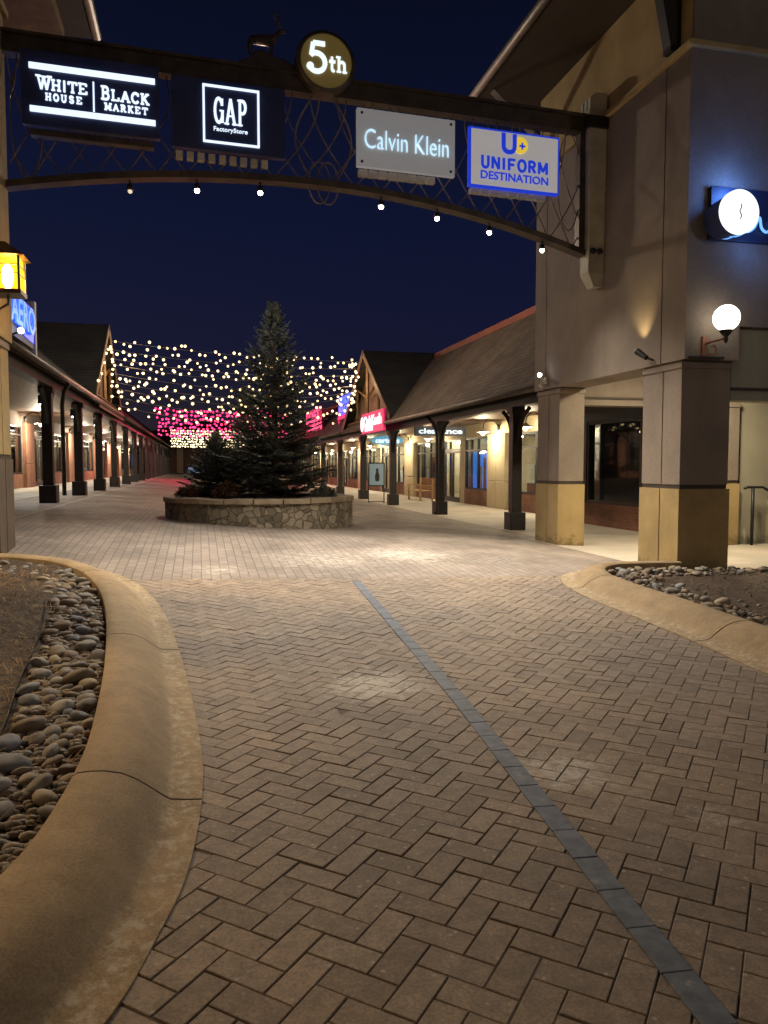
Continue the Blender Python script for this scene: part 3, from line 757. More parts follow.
# wooden bracket post on the wall that carries the arch
b = MB(); b.hexa([(6.12, 11.32, 4.62), (6.396, 11.32, 4.62), (6.396, 11.60, 4.62), (6.12, 11.60, 4.62), (6.08, 11.28, 7.15), (6.396, 11.28, 7.15), (6.396, 11.64, 7.15), (6.08, 11.64, 7.15)])
br = b.build('bracket_post', palewood, AR, bevel=.012)
b = MB(); b.hexa([(6.24, 11.36, 4.40), (6.396, 11.36, 4.40), (6.396, 11.56, 4.40), (6.24, 11.56, 4.40), (6.12, 11.32, 4.618), (6.396, 11.32, 4.618), (6.396, 11.60, 4.618), (6.12, 11.60, 4.618)])
b.build('bracket_foot', palewood, br, org=WORLD[br.name])
for xx in (6.19, 6.31):
    b = MB(); b.lathe([(.05, 0), (.05, .03), (.03, .045)], (xx, 11.317, 4.95), 10, axis=(0, -1, 0)); b.build('bolt', darksteel, br, org=WORLD[br.name])
b = MB(); b.prism([(6.04, 11.24), (6.396, 11.24), (6.396, 11.68), (6.04, 11.68)], 'z', 6.86, 7.04); b.build('clamp', darksteel, br, org=WORLD[br.name])
for yy in (11.30, 11.42, 11.54):
    b = MB(); b.prism([(6.10, 7.151), (6.396, 7.151), (6.396, 7.42), (6.2, 7.42), (6.10, 7.34)], 'y', yy, yy + .08); b.build('bracket_finial', palewood, br, org=WORLD[br.name])

dimlens = emit('dim_lamp_lens', (1., .85, .6), .8)
# lamps hung under the arch
ORD = ['first', 'second', 'third', 'fourth', 'fifth', 'sixth', 'seventh', 'eighth', 'ninth', 'tenth', 'eleventh', 'twelfth', 'thirteenth', 'fourteenth', 'fifteenth', 'sixteenth']
under = ['White House sign', 'gap between the two dark signs', 'framed GAP sign', 'left end of the grey sign', 'right end of the grey sign', 'left end of the Uniform sign', 'right end of the Uniform sign']
for k, s in enumerate((1.63, 2.52, 3.40, 5.20, 6.09, 6.96, 7.88)):
    zt = low(s) - .045; p = ap(s, zt, .0)
    t = empty('arch_lamp', tuple(p), 'dim small spot lamp hung under the arch below the White House sign' if k == 0 else f'small lit spot lamp hung under the arch, below the {under[k]}', 'lamp', 'spot lamps along the arch')
    b = MB(); b.tube([p, p - Vector((0, 0, .06))], .012, 6); b.lathe([(.03, -.05), (.045, -.09), (.05, -.13)], p, 10); b.build('housing', darksteel, t, smooth=True)
    b = MB(); b.ball(tuple(p - Vector((0, 0, .145))), .036 if k else .03, 10, 8); b.build('lens', archbulb if k else dimlens, t, smooth=True)
    if k: light('arch_spot', 'SPOT', p - Vector((0, 0, .21)), 640 if k < 6 else 300, (1, .90, .77), t, .05, (118, 1.), (-.20 if k > 4 else 0, -.22, -1))

# ------------------------------------------------------------------ lettering
def text_mesh(txt, size, depth=.012, offset=0., spacing=1., align='CENTER', xs=1.):
    c = bpy.data.curves.new('t', 'FONT'); c.body = txt; c.size = size; c.extrude = depth; c.offset = offset; c.space_character = spacing
    c.align_x = align; c.align_y = 'CENTER'; c.resolution_u = 4
    o = bpy.data.objects.new('t', c); COL.objects.link(o); bpy.context.view_layer.update()
    me = bpy.data.meshes.new_from_object(o.evaluated_get(bpy.context.evaluated_depsgraph_get()))
    bpy.data.objects.remove(o); bpy.data.curves.remove(c)
    x = [v.co.x for v in me.vertices]; y = [v.co.y for v in me.vertices]
    return me, (min(x), max(x), min(y), max(y))
def lettering(txt, o3, ux, uy, w, h, m, parent, depth=.012, offset=0., spacing=1., name='lettering'):
    """Text fitted into a w x h rectangle centred on o3, running along ux, up along uy."""
    me, (x0, x1, y0, y1) = text_mesh(txt, 1., depth, offset, spacing)
    o3, ux, uy = Vector(o3), Vector(ux), Vector(uy); un = ux.cross(uy)
    for v in me.vertices:
        a = ((v.co.x - (x0 + x1) / 2) / (x1 - x0) * w); c = ((v.co.y - (y0 + y1) / 2) / (y1 - y0) * h); d = v.co.z
        v.co = o3 + ux * a + uy * c + un * d - WORLD[parent.name]
    me.name = name; me.materials.clear(); me.materials.append(m)
    o = bpy.data.objects.new(name, me); COL.objects.link(o); o.parent = parent; WORLD[o.name] = WORLD[parent.name]; return o
def arcp(cx, cy, rx, ry, a0, a1, n=12): return [(cx + rx * math.cos(R_(a0 + (a1 - a0) * i / n)), cy + ry * math.sin(R_(a0 + (a1 - a0) * i / n))) for i in range(n + 1)]
# slab-serif glyphs in a unit box: (stroke points, thick?) ; serifs: (x, y) horizontal bars
GL = {
 'W': ([[(.02, 1), (.28, 0)], [(.28, 0), (.5, .9)], [(.5, .9), (.72, 0)], [(.72, 0), (.98, 1)]], [(.04, 1), (.5, .95), (.96, 1)]),
 'H': ([[(.18, 0), (.18, 1)], [(.82, 0), (.82, 1)], [(.18, .5), (.82, .5)]], [(.18, 0), (.18, 1), (.82, 0), (.82, 1)]),
 'I': ([[(.5, 0), (.5, 1)]], [(.5, 0), (.5, 1)]),
 'T': ([[(.5, 0), (.5, 1)], [(.06, .96), (.94, .96)], [(.06, .98), (.06, .74)], [(.94, .98), (.94, .74)]], [(.5, 0)]),
 'E': ([[(.2, 0), (.2, 1)], [(.2, .96), (.85, .96)], [(.2, .5), (.65, .5)], [(.2, .04), (.88, .04)], [(.85, .98), (.85, .76)], [(.88, .02), (.88, .26)]], [(.18, 0), (.18, 1)]),
 'O': ([arcp(.5, .5, .40, .47, 0, 360, 20)], []),
 'U': ([[(.18, 1), (.18, .35)] + arcp(.5, .33, .32, .31, 180, 360, 10) + [(.82, 1)]], [(.18, 1), (.82, 1)]),
 'S': ([arcp(.5, .74, .30, .23, 20, 270, 12) + arcp(.5, .27, .32, .24, 90, -160, 12)], []),
 'B': ([[(.2, 0), (.2, 1)], [(.2, .96)] + arcp(.5, .74, .28, .22, 90, -90, 8) + [(.2, .52)], [(.2, .5)] + arcp(.52, .27, .32, .25, 90, -90, 8) + [(.2, .03)]], [(.16, 0), (.16, 1)]),
 'L': ([[(.22, 0), (.22, 1)], [(.22, .04), (.86, .04)], [(.86, .02), (.86, .3)]], [(.2, 0), (.2, 1)]),
 'A': ([[(.1, 0), (.5, .98)], [(.5, .98), (.9, 0)], [(.25, .33), (.75, .33)]], [(.1, 0), (.9, 0)]),
 'C': ([arcp(.54, .5, .40, .46, 42, 318, 16), [(.85, .95), (.85, .7)]], []),
 'K': ([[(.2, 0), (.2, 1)], [(.2, .42), (.8, .97)], [(.4, .58), (.86, .02)]], [(.2, 0), (.2, 1), (.8, 1), (.86, 0)]),
 'M': ([[(.14, 0), (.14, 1)], [(.14, 1), (.5, .2)], [(.5, .2), (.86, 1)], [(.86, 1), (.86, 0)]], [(.14, 0), (.86, 0), (.12, 1), (.88, 1)]),
 'R': ([[(.2, 0), (.2, 1)], [(.2, .96)] + arcp(.5, .73, .29, .23, 90, -90, 8) + [(.2, .5)], [(.5, .5), (.85, .02)]], [(.2, 0), (.2, 1), (.87, 0)]),
 'G': ([arcp(.52, .5, .38, .46, 45, 360, 18), [(.88, .5), (.60, .5)], [(.88, .5), (.88, .05)], [(.84, .95), (.84, .7)]], []),
 'P': ([[(.24, 0), (.24, 1)], [(.24, .96)] + arcp(.5, .72, .30, .24, 90, -90, 8) + [(.24, .48)]], [(.24, 0), (.24, 1)]),
 'N': ([[(.16, 0), (.16, 1)], [(.16, 1), (.84, 0)], [(.84, 0), (.84, 1)]], []),
 'F': ([[(.2, 0), (.2, 1)], [(.2, .93), (.88, .93)], [(.2, .5), (.76, .5)]], []),
 '5': ([[(.82, .94), (.32, .94)], [(.32, .94), (.24, .54)], [(.24, .54)] + arcp(.46, .32, .36, .30, 120, -140, 16), [(.17, .14), (.20, .18)]], []),
 't': ([[(.45, .95), (.45, .2)] + arcp(.62, .2, .17, .17, 180, 300, 6), [(.12, .66), (.85, .66)]], []),
 'h': ([[(.25, 0), (.25, 1)], [(.25, .5)] + arcp(.52, .48, .24, .2, 150, 0, 8) + [(.76, 0)]], [(.25, 0), (.78, 0), (.2, 1)]),
}
def strokes(b, ch, o3, ux, uy, w, h, t, dep, serif=.0, tx=None):
    st, sf = GL[ch]; o3, ux, uy = Vector(o3), Vector(ux), Vector(uy); un = ux.cross(uy); tx = tx or t
    layer = [0]
    def seg(p, q, wd, ext=.0):
        a = Vector((p[0] * w, p[1] * h)); c = Vector((q[0] * w, q[1] * h)); d = (c - a)
        if d.length < 1e-6: return
        d.normalize(); n_ = Vector((-d.y, d.x)) * wd * .5; a -= d * ext; c += d * ext
        layer[0] += 1; dz = dep + .0004 * (layer[0] % 9)
        co = [a - n_, c - n_, c + n_, a + n_]
        lo_ = [o3 + ux * v.x + uy * v.y for v in co]; b.hexa(lo_ + [v + un * dz for v in lo_])
    for pl in st:
        for p, q in zip(pl[:-1], pl[1:]):
            hor = abs(q[1] - p[1]) * h < abs(q[0] - p[0]) * w * .5
            seg(p, q, tx if hor and len(pl) < 4 else t, t * .18 if len(pl) > 3 else 0)
    for x, y in sf:
        if serif: seg((x - serif / 2, y + (.5 - y) * .06), (x + serif / 2, y + (.5 - y) * .06), tx)
def word(txt, o3, ux, uy, W, h, t, m, parent, dep=.02, serif=.42, gapf=.16, wid=None, tx=None, name='lettering', heights=None):
    """word of slab-serif glyphs, W wide, starting at o3"""
    wd = {'I': .5, 'W': 1.35, 'M': 1.2}; tot = sum(wd.get(c, 1) for c in txt) + gapf * (len(txt) - 1); u = W / tot; b = MB(); x = 0
    for i, c in enumerate(txt):
        cw = wd.get(c, 1) * u; hh = h * (heights[i] if heights else 1)
        strokes(b, c, Vector(o3) + Vector(ux) * x, ux, uy, cw, hh, t, dep, serif, tx); x += cw + gapf * u
    return b.build(name, m, parent)
UZ = Vector((0, 0, 1))
def cabinet(parent, s0, s1, z0, z1, o0, o1, m, name='panel', bevel=.008):
    b = MB(); boxalong(b, s0, s1, lambda s: z0, lambda s: z1, o0, o1); return b.build(name, m, parent, bevel=bevel)

# White House | Black Market
sg = empty('shop_sign', tuple(ap(1.2, 5.8, .15)), 'black sign with White House Black Market lettering between two white bars', 'sign')
cabinet(sg, .33, 2.03, 5.90, 6.84, .10, .20, navypanel)
for z in (6.635, 6.095): cabinet(sg, .43, 1.98, z - .036, z + .036, .201, .23, whiteletter, 'light_bar', .004)
cabinet(sg, 1.195, 1.215, 6.15, 6.53, .201, .22, whiteletter, 'divider', .002)
word('WHITE', ap(.53, 6.355, .201), AD, UZ, .60, .135, .026, whiteletter, sg, heights=[1.25, 1, 1, 1, 1], tx=.016)
word('HOUSE', ap(.62, 6.225, .201), AD, UZ, .44, .085, .018, whiteletter, sg, gapf=.4, tx=.011)
word('BLACK', ap(1.30, 6.325, .201), AD, UZ, .60, .135, .026, whiteletter, sg, heights=[1.25, 1, 1, 1, 1], tx=.016)
word('MARKET', ap(1.34, 6.195, .201), AD, UZ, .54, .085, .018, whiteletter, sg, gapf=.35, tx=.011)
cabinet(sg, .42, 1.95, 5.78, 5.86, .05, .19, steel, 'shelf_bracket')
# GAP
sg = empty('shop_sign', tuple(ap(3, 5.75, .15)), 'dark blue sign with GAP FactoryStore inside a white square outline', 'sign')
cabinet(sg, 2.19, 3.73, 5.83, 6.78, .10, .20, navypanel)
for z in (6.69, 5.945): cabinet(sg, 2.60, 3.37, z - .014, z + .014, .201, .225, whiteletter, 'outline', .002)
for s in (2.614, 3.356): cabinet(sg, s - .014, s + .014, 5.961, 6.674, .201, .225, whiteletter, 'outline', .002)
word('GAP', ap(2.745, 6.20, .201), AD, UZ, .46, .35, .034, whiteletter, sg, serif=.5, gapf=.2, tx=.014)
lettering('FactoryStore', ap(2.975, 6.12, .208), AD, UZ, .46, .075, whiteletter, sg, .006, .004)
b = MB()
for i in range(9): boxalong(b, 2.24 + i * .145, 2.24 + i * .145 + .09, lambda s: 5.70, lambda s: 5.80, .06, .16)
b.build('shelf_bracket', palewood, sg)
# Calvin Klein
sg = empty('shop_sign', tuple(ap(5.54, 5.8, .15)), 'light grey sign with thin glowing Calvin Klein letters', 'sign')
cabinet(sg, 4.78, 6.30, 5.85, 6.68, .12, .20, ckface)
lettering('Calvin Klein', ap(5.54, 6.255, .215), AD, UZ, 1.30, .27, softletter, sg, .01, -.014)
b = MB()
for s in (4.85, 6.23):
    for z in (5.92, 6.61): b.lathe([(.02, 0), (.02, .012)], ap(s, z, .201), 8, axis=tuple(AN))
b.build('bolt', darksteel, sg)
b = MB()
for i in range(8): boxalong(b, 4.82 + i * .15, 4.82 + i * .15 + .13, lambda s: 5.74, lambda s: 5.83, .06, .15)
b.build('shelf_bracket', whitepanel, sg)
# Uniform Destination
sg = empty('shop_sign', tuple(ap(7.3, 5.72, .15)), 'white sign with blue frame and Uniform Destination lettering under a yellow plus', 'sign')
cabinet(sg, 6.53, 8.06, 5.75, 6.64, .12, .19, ubluelet, 'frame')
cabinet(sg, 6.565, 8.025, 5.785, 6.605, .191, .205, udface, 'panel', .003)
b = MB(); b.lathe([(.125, 0), (.125, .012)], ap(7.375, 6.435, .206), 24, axis=tuple(AN)); b.build('emblem', yellowacr, sg)
lettering('U', ap(7.18, 6.43, .222), AD, UZ, .25, .31, ubluelet, sg, .008, .035)
lettering('+', ap(7.40, 6.42, .228), AD, UZ, .10, .10, ubluelet, sg, .006, .03)
word('UNIFORM', ap(6.715, 6.04, .206), AD, UZ, 1.14, .175, .040, ubluelet, sg, .012, 0, .14, tx=.036)
lettering('DESTINATION', ap(7.285, 5.935, .214), AD, UZ, 1.14, .12, ubluelet, sg, .008, .012)
b = MB()
for i in range(8): boxalong(b, 6.58 + i * .16, 6.58 + i * .16 + .14, lambda s: 5.67, lambda s: 5.745, .06, .15)
b.build('shelf_bracket', whitepanel, sg)
# round "5th" emblem on top of the arch
sg = empty('round_sign', tuple(ap(4.32, 6.83, .12)), 'round bronze drum sign with glowing 5th on an amber face', 'sign')
b = MB(); b.lathe([(.40, -.12), (.43, -.10), (.43, .10), (.40, .13), (.375, .135), (.37, .11)], ap(4.32, 7.235, .12), 40, axis=tuple(AN)); b.build('rim', steel, sg, smooth=True).data.set_sharp_from_angle(angle=R_(40))
b = MB(); b.lathe([(.368, .105), (.368, .122)], ap(4.32, 7.235, .12), 40, axis=tuple(AN)); b.build('face', discgold, sg)
b = MB(); strokes(b, '5', ap(4.02, 7.06, .243), AD, UZ, .34, .42, .062, .02)
b.lathe([(.052, 0), (.052, .021)], ap(4.085, 7.13, .243), 12, axis=tuple(AN))
strokes(b, 't', ap(4.345, 7.10, .243), AD, UZ, .12, .20, .032, .02, 0); strokes(b, 'h', ap(4.46, 7.10, .243), AD, UZ, .16, .21, .032, .02, .4, .02)
b.build('lettering', whiteletter, sg)
# elk on a rocky mound beside the emblem
md = MB()
mound = [(3.02, 7.092), (3.12, 7.16), (3.22, 7.20), (3.32, 7.30), (3.40, 7.345), (3.48, 7.31), (3.58, 7.27), (3.72, 7.25), (3.84, 7.20), (3.92, 7.092)]
k0 = len(md.v); n_ = len(mound)
for off in (-.10, .10):
    for s, z in mound: md.v.append(tuple(ap(s + (.02 if off > 0 else 0), z, off)))
md.face(list(range(n_ - 1, -1, -1))); md.face(list(range(n_, 2 * n_)))
for i in range(n_): j = (i + 1) % n_; md.face((i, j, n_ + j, n_ + i))
tag(md.build('rock_mound', steel, None, org=ap(3.47, 7.092), bevel=.02), 'bronze rock mound under the elk figure on top of the arch', 'ornament')
ek = [(3.50, 7.56, .055, 0), (3.62, 7.56, .068, 0), (3.74, 7.565, .075, 0), (3.82, 7.62, .05, 0), (3.87, 7.70, .036, 0), (3.92, 7.74, .034, 0), (3.985, 7.72, .018, 0), (3.46, 7.585, .016, 0)]
bm = bmesh.new(); vs = []; rad = []
def ev(s, z, r, off=0.): vs.append(bm.verts.new(ap(s - .19, z - .055, off) - ap(3.47, 7.3))); rad.append(r); return vs[-1]
body = [ev(*e) for e in ek[:7]]
for a, c in zip(body[:-1], body[1:]): bm.edges.new((a, c))
tl = ev(*ek[7]); bm.edges.new((body[0], tl))
for root, sx, off in ((0, 3.50, .035), (0, 3.47, -.035), (2, 3.74, .035), (2, 3.77, -.035)):
    kn = ev(sx - (.03 if root == 0 else -.005), 7.44, .020, off); ft = ev(sx, 7.32 if root == 2 else 7.34, .012, off)
    hp = ev(sx, 7.53, .034, off * .9)
    bm.edges.new((body[root], hp)); bm.edges.new((hp, kn)); bm.edges.new((kn, ft))
me = bpy.data.meshes.new('elk_statue'); bm.to_mesh(me); bm.free()
elk = bpy.data.objects.new('elk_statue', me); COL.objects.link(elk); elk.location = ap(3.47, 7.3); WORLD[elk.name] = ap(3.47, 7.3); me.materials.append(steel)
mo = elk.modifiers.new('Skin', 'SKIN')
for i, r in enumerate(rad): me.skin_vertices[0].data[i].radius = (r, r)
me.skin_vertices[0].data[1].use_root = True
su = elk.modifiers.new('Subdivision', 'SUBSURF'); su.levels = su.render_levels = 2
tag(elk, 'small bronze elk figure with antlers standing on top of the arch', 'statue')
b = MB()
for off in (.03, -.03):
    q = lambda s, z: ap(s - .19, z - .055, off)
    b.tube([q(3.90, 7.765), q(3.86, 7.82), q(3.83, 7.87), q(3.85, 7.93), ap(3.90 - .19, 7.98 - .055, off * 2.5)], [.010, .009, .008, .007, .003], 5)
    b.tube([q(3.86, 7.82), q(3.92, 7.87)], [.007, .003], 5); b.tube([q(3.83, 7.87), q(3.90, 7.92)], [.007, .003], 5); b.tube([q(3.84, 7.90), q(3.78, 7.96)], [.007, .003], 5)
b.build('antlers', steel, elk, smooth=True)

# ------------------------------------------------------------------ lamps on the towers
# amber lantern
lx, ly, lz = -2.13, 9.72, 3.50
ln = empty('wall_lantern', (lx, ly, lz), 'glowing amber lantern with square panes on the left tower', 'lantern')
w = .15
b = MB(); b.prism([(lx - w - .07, lz + .40), (lx + w + .07, lz + .40), (lx + .03, lz + .53), (lx - .03, lz + .53)], 'y', ly - w - .07, ly + w + .07); b.build('roof', steel, ln)
b = MB(); b.box(lx - w - .02, lx + w + .02, ly - w - .02, ly + w + .02, lz - .03, lz + .02); b.build('base', steel, ln)
b = MB()
for dx in (-w, w):
    for dy in (-w, w): b.box(lx + dx - .012, lx + dx + .012, ly + dy - .012, ly + dy + .012, lz + .02, lz + .399)
for z in (.20, .30):
    for d in (-w, w): b.box(lx + d - .006, lx + d + .006, ly - w, ly + w, lz + z - .005, lz + z + .005); b.box(lx - w, lx + w, ly + d - .006, ly + d + .006, lz + z - .005, lz + z + .005)
b.build('frame', steel, ln)
b = MB()
for d in (-w, w):
    b.box(lx + d * .93 - .003, lx + d * .93 + .003, ly - w * .9, ly + w * .9, lz + .021, lz + .398); b.box(lx - w * .9, lx + w * .9, ly + d * .93 - .003, ly + d * .93 + .003, lz + .021, lz + .398)
amb = bpy.data.materials.new('amber_lantern_pane'); amb.use_nodes = True; nt = amb.node_tree; nt.nodes.clear()
o_ = N(nt, 'ShaderNodeOutputMaterial'); ad = N(nt, 'ShaderNodeAddShader'); tr = N(nt, 'ShaderNodeBsdfTransparent'); tr.inputs[0].default_value = (1., .86, .55, 1)
em = N(nt, 'ShaderNodeEmission', i_Strength=.75); em.inputs[0].default_value = (1, .45, .02, 1)
nt.links.new(tr.outputs[0], ad.inputs[0]); nt.links.new(em.outputs[0], ad.inputs[1]); nt.links.new(ad.outputs[0], o_.inputs[0])
b.build('pane', amb, ln)
b = MB(); b.ball((lx, ly, lz + .19), .065, 12, 8, 0, (1, 1, 2.2)); b.build('bulb', lanternglow, ln, smooth=True)
b = MB(); b.tube([(lx, ly, lz - .03), (lx, ly, lz - .12), (lx - .12, ly, lz - .2), (lx - .28, ly, lz - .16)], .016, 6); b.box(lx - .295, lx - .265, ly - .06, ly + .06, lz - .28, lz + .1); b.build('arm', steel, ln)
light('lantern_light', 'POINT', (lx + .02, ly, lz + .19), 430, (1, .60, .20), ln, .06)
# white globe lamp
gl = empty('globe_lamp', (6.75, 9.0, 2.98), 'white glass globe lamp on a scrolled bracket above the ochre column', 'lamp')
gc = Vector((6.815, 8.86, 3.46))
b = MB(); b.ball(tuple(gc), .172, 24, 16); b.build('globe', shadeglass, gl, smooth=True)
b = MB(); b.lathe([(.085, -.172), (.09, -.16), (.06, -.21), (.022, -.25), (.034, -.28), (.012, -.33)], gc, 14); b.build('holder', darksteel, gl, smooth=True)
b = MB(); b.tube([gc - Vector((0, 0, .25)), Vector((6.80, 8.89, 3.19)), Vector((6.73, 9.04, 3.17)), Vector((6.70, 9.12, 3.16))], .016, 8)
b.tube([Vector((6.70, 9.10, 2.99))] + [Vector((6.75 + .05 * math.cos(t), 9.01 + .02 * math.cos(t), 3.06 + .06 * math.sin(t))) for t in lin(-1.6, 2.6, 12)], .011, 6)
b.build('arm', terracotta, gl, smooth=True)
b = MB(); b.box(6.655, 6.735, 9.12, 9.148, 2.99, 3.26); b.build('backplate', terracotta, gl, bevel=.006)
b = MB(); b.box(6.46, 6.98, 9.09, 9.148, 2.955, 2.985); b.build('sill_bar', darksteel, gl)
# wedge uplight on the street wall
ul = empty('wall_uplight', (6.33, 10.0, 3.1), 'small black uplight on the taupe wall making a warm glow above it', 'lamp')
b = MB(); b.tube([(6.39, 9.86, 3.02), (6.33, 9.9, 3.05), (6.29, 9.95, 3.10)], .014, 6); b.tube([(6.30, 9.90, 3.06), (6.25, 10.07, 3.18)], [.035, .05], 10); b.build('housing', darksteel, ul)
b = MB(); b.lathe([(.04, 0), (.04, .006)], (6.249, 10.073, 3.182), 10, axis=(-.24, .8, .57)); b.build('lens', warmbulb, ul)
light('uplight_beam', 'SPOT', (6.20, 10.10, 3.24), 30, (1, .74, .34), ul, .02, (80, 1.), (.30, .06, 1))
sc_ = empty('security_lamp', (6.36, 13.4, 3.1), 'small double floodlight with motion sensor on the far end of the taupe wall', 'lamp')
b = MB(); b.box(6.36, 6.399, 13.34, 13.46, 3.05, 3.17); b.tube([(6.37, 13.4, 3.1), (6.28, 13.32, 3.16)], .012, 6); b.tube([(6.30, 13.34, 3.15), (6.22, 13.28, 3.2)], [.03, .05], 10); b.tube([(6.34, 13.4, 3.08), (6.27, 13.36, 3.0)], [.03, .045], 10); b.build('housing', white, sc_)
b = MB(); b.ball((6.20, 13.27, 3.205), .035, 8, 6); b.build('lens', coolbulb, sc_, smooth=True)
# round halo-lit sign on the right face
sg = empty('round_sign', (7.2, 9.05, 4.9), 'white glowing round drum sign with blue halo on a navy panel', 'sign')
b = MB(); b.box(6.70, 9.4, 9.08, 9.148, 4.54, 5.24); b.build('panel', navyglow, sg, bevel=.006)
cs = Vector((6.83, 8.72, 4.78))
b = MB(); b.lathe([(.28, 0), (.28, .06)], cs, 40, axis=(0, -1, 0)); b.build('face', circleface, sg)
b = MB(); b.lathe([(.24, -.36), (.27, -.01)], cs, 40, axis=(0, -1, 0)); b.build('drum', navypanel, sg, smooth=False)
b = MB()
for yy, rr in ((9.03, .235), (8.86, .255)):
    b.tube([(cs.x + .05 + rr * math.cos(t), yy, cs.z + rr * math.sin(t)) for t in lin(0, 2 * PI, 40)], .012, 6, caps=False)
b.build('halo_ring', haloring, sg, smooth=True)
b = MB(); b.tube([(cs.x + .012 * math.sin(t * 1.6), cs.y - .063, cs.z + .095 - t * .19 / (2 * PI)) for t in lin(0, 2 * PI, 20)], .007, 5); b.build('stitch_mark', darksteel, sg)
b = MB(); b.tube([tuple(v) for v in catmull([(7.16, 9.03, 4.70), (7.24, 9.03, 4.66), (7.34, 9.03, 4.72), (7.42, 9.03, 4.86), (7.46, 9.03, 4.72), (7.56, 9.03, 4.68), (7.66, 9.03, 4.84), (7.72, 9.03, 4.70), (7.84, 9.03, 4.72), (7.95, 9.03, 4.83), (8.0, 9.03, 4.7), (8.15, 9.03, 4.72)], 6)], .018, 6); b.build('lettering', haloring, sg, smooth=True)
light('halo_light', 'POINT', (7.0, 8.85, 5.16), 24, (.12, .30, 1.), sg, .12)
light('halo_light', 'POINT', (7.3, 8.85, 4.45), 5, (.12, .3, 1.), sg, .12)

# ------------------------------------------------------------------ covered shop rows
def post_proto(parent, x, y, z0, h, sgn):
    """dark timber post, plinth and curved braces; sgn is the direction of the street"""
    b = MB(); org = Vector((x, y, z0)); q = .12
    b.box(x - q, x + q, y - q, y + q, z0 + .40, z0 + h); p = b.build('post', darkwood, parent, org=org, bevel=.015)
    b = MB(); b.box(x - .195, x + .195, y - .195, y + .195, z0, z0 + .42); b.build('plinth', darkwood, p, org=org, bevel=.015)
    for dy in (-1, 1):
        b = MB(); pts = [(x, y + dy * (q + .02), z0 + h - .85), (x, y + dy * (q + .10), z0 + h - .55), (x, y + dy * (q + .30), z0 + h - .25), (x, y + dy * (q + .62), z0 + h - .06)]
        b.tube([tuple(v) for v in catmull(pts, 4)], .06, 4); b.build('brace', darkwood, p, org=org)
    b = MB(); b.box(x - .16, x + .16, y - .16, y + .16, z0 + h - .14, z0 + h - .002); b.build('collar', darkwood, p, org=org)
    return p
def more_posts(p, parent, ys):
    for y in ys:
        c = copy_tree(p, None, parent); c.location = (p.location.x, y - WORLD[parent.name].y, p.location.z)
def goose(x, y, z, sgn, label, power=26, col=(1, .85, .6), group='gooseneck wall lamps of the shop rows'):
    """wall lamp: arm from the wall, curving over to an enamel shade (sgn: towards the street)"""
    t = empty('gooseneck_lamp', (x, y, z), label, 'lamp', group)
    b = MB(); pts = [(x, y, z + .18), (x + sgn * .10, y, z + .34), (x + sgn * .32, y, z + .44), (x + sgn * .52, y, z + .34), (x + sgn * .58, y, z + .12)]
    b.tube([tuple(v) for v in catmull(pts, 5)], .016, 6); b.box(x - .03, x + .03, y - .06, y + .06, z + .08, z + .28); b.build('arm', darksteel, t, smooth=True)
    c = (x + sgn * .58, y, z)
    b = MB(); b.lathe([(.03, .13), (.07, .11), (.10, .07), (.235, .02), (.24, .0), (.228, .004), (.09, .055), (.05, .06)], c, 16); b.build('shade', white, t, smooth=True)
    b = MB(); b.ball((c[0], c[1], c[2] - .03), .075, 12, 8); b.build('bulb', whitebulb, t, smooth=True)
    light('gooseneck_light', 'POINT', (c[0], c[1], c[2] - .13), power, col, t, .07)
    return t

# ---- right row
RR = empty('shop_row', (8.6, 30, 0), 'long shop row with brown shingled canopy roof, dark posts and cream shopfronts', 'building')
XW = 10.3
bays = [('win', 18.15, 24.3, goods_dark, ceilpanel, 2), ('pil', 24.4, 26.05), ('win', 26.1, 28.85, 'blue', None, 1), ('door', 29.4, 31.5, goods_warm, ceilpanel), ('win', 32.6, 35.75, goods_dark, None, 2),
        ('pil', 35.9, 37.6), ('win', 37.75, 41.2, goods_pink, ceilpanel, 1), ('door', 41.4, 43.2, goods_warm, ceilpanel), ('win', 43.4, 47.6, goods_warm, ceilpanel, 1), ('pil', 47.7, 49.4), ('win', 49.5, 53.5, goods_warm, ceilpanel, 2),
        ('door', 53.7, 55.4, goods_warm, ceilpanel), ('pil', 55.5, 57.2), ('win', 57.3, 62, goods_warm, ceilpanel, 2), ('door', 62.2, 63.9, goods_warm, ceilpanel), ('pil', 64, 65.7), ('win', 65.8, 71, goods_pink, ceilpanel, 2), ('pil', 71.1, 73), ('win', 73.1, 79, goods_warm, ceilpanel, 3), ('pil', 79.1, 81), ('win', 81.1, 88, goods_warm, ceilpanel, 3)]
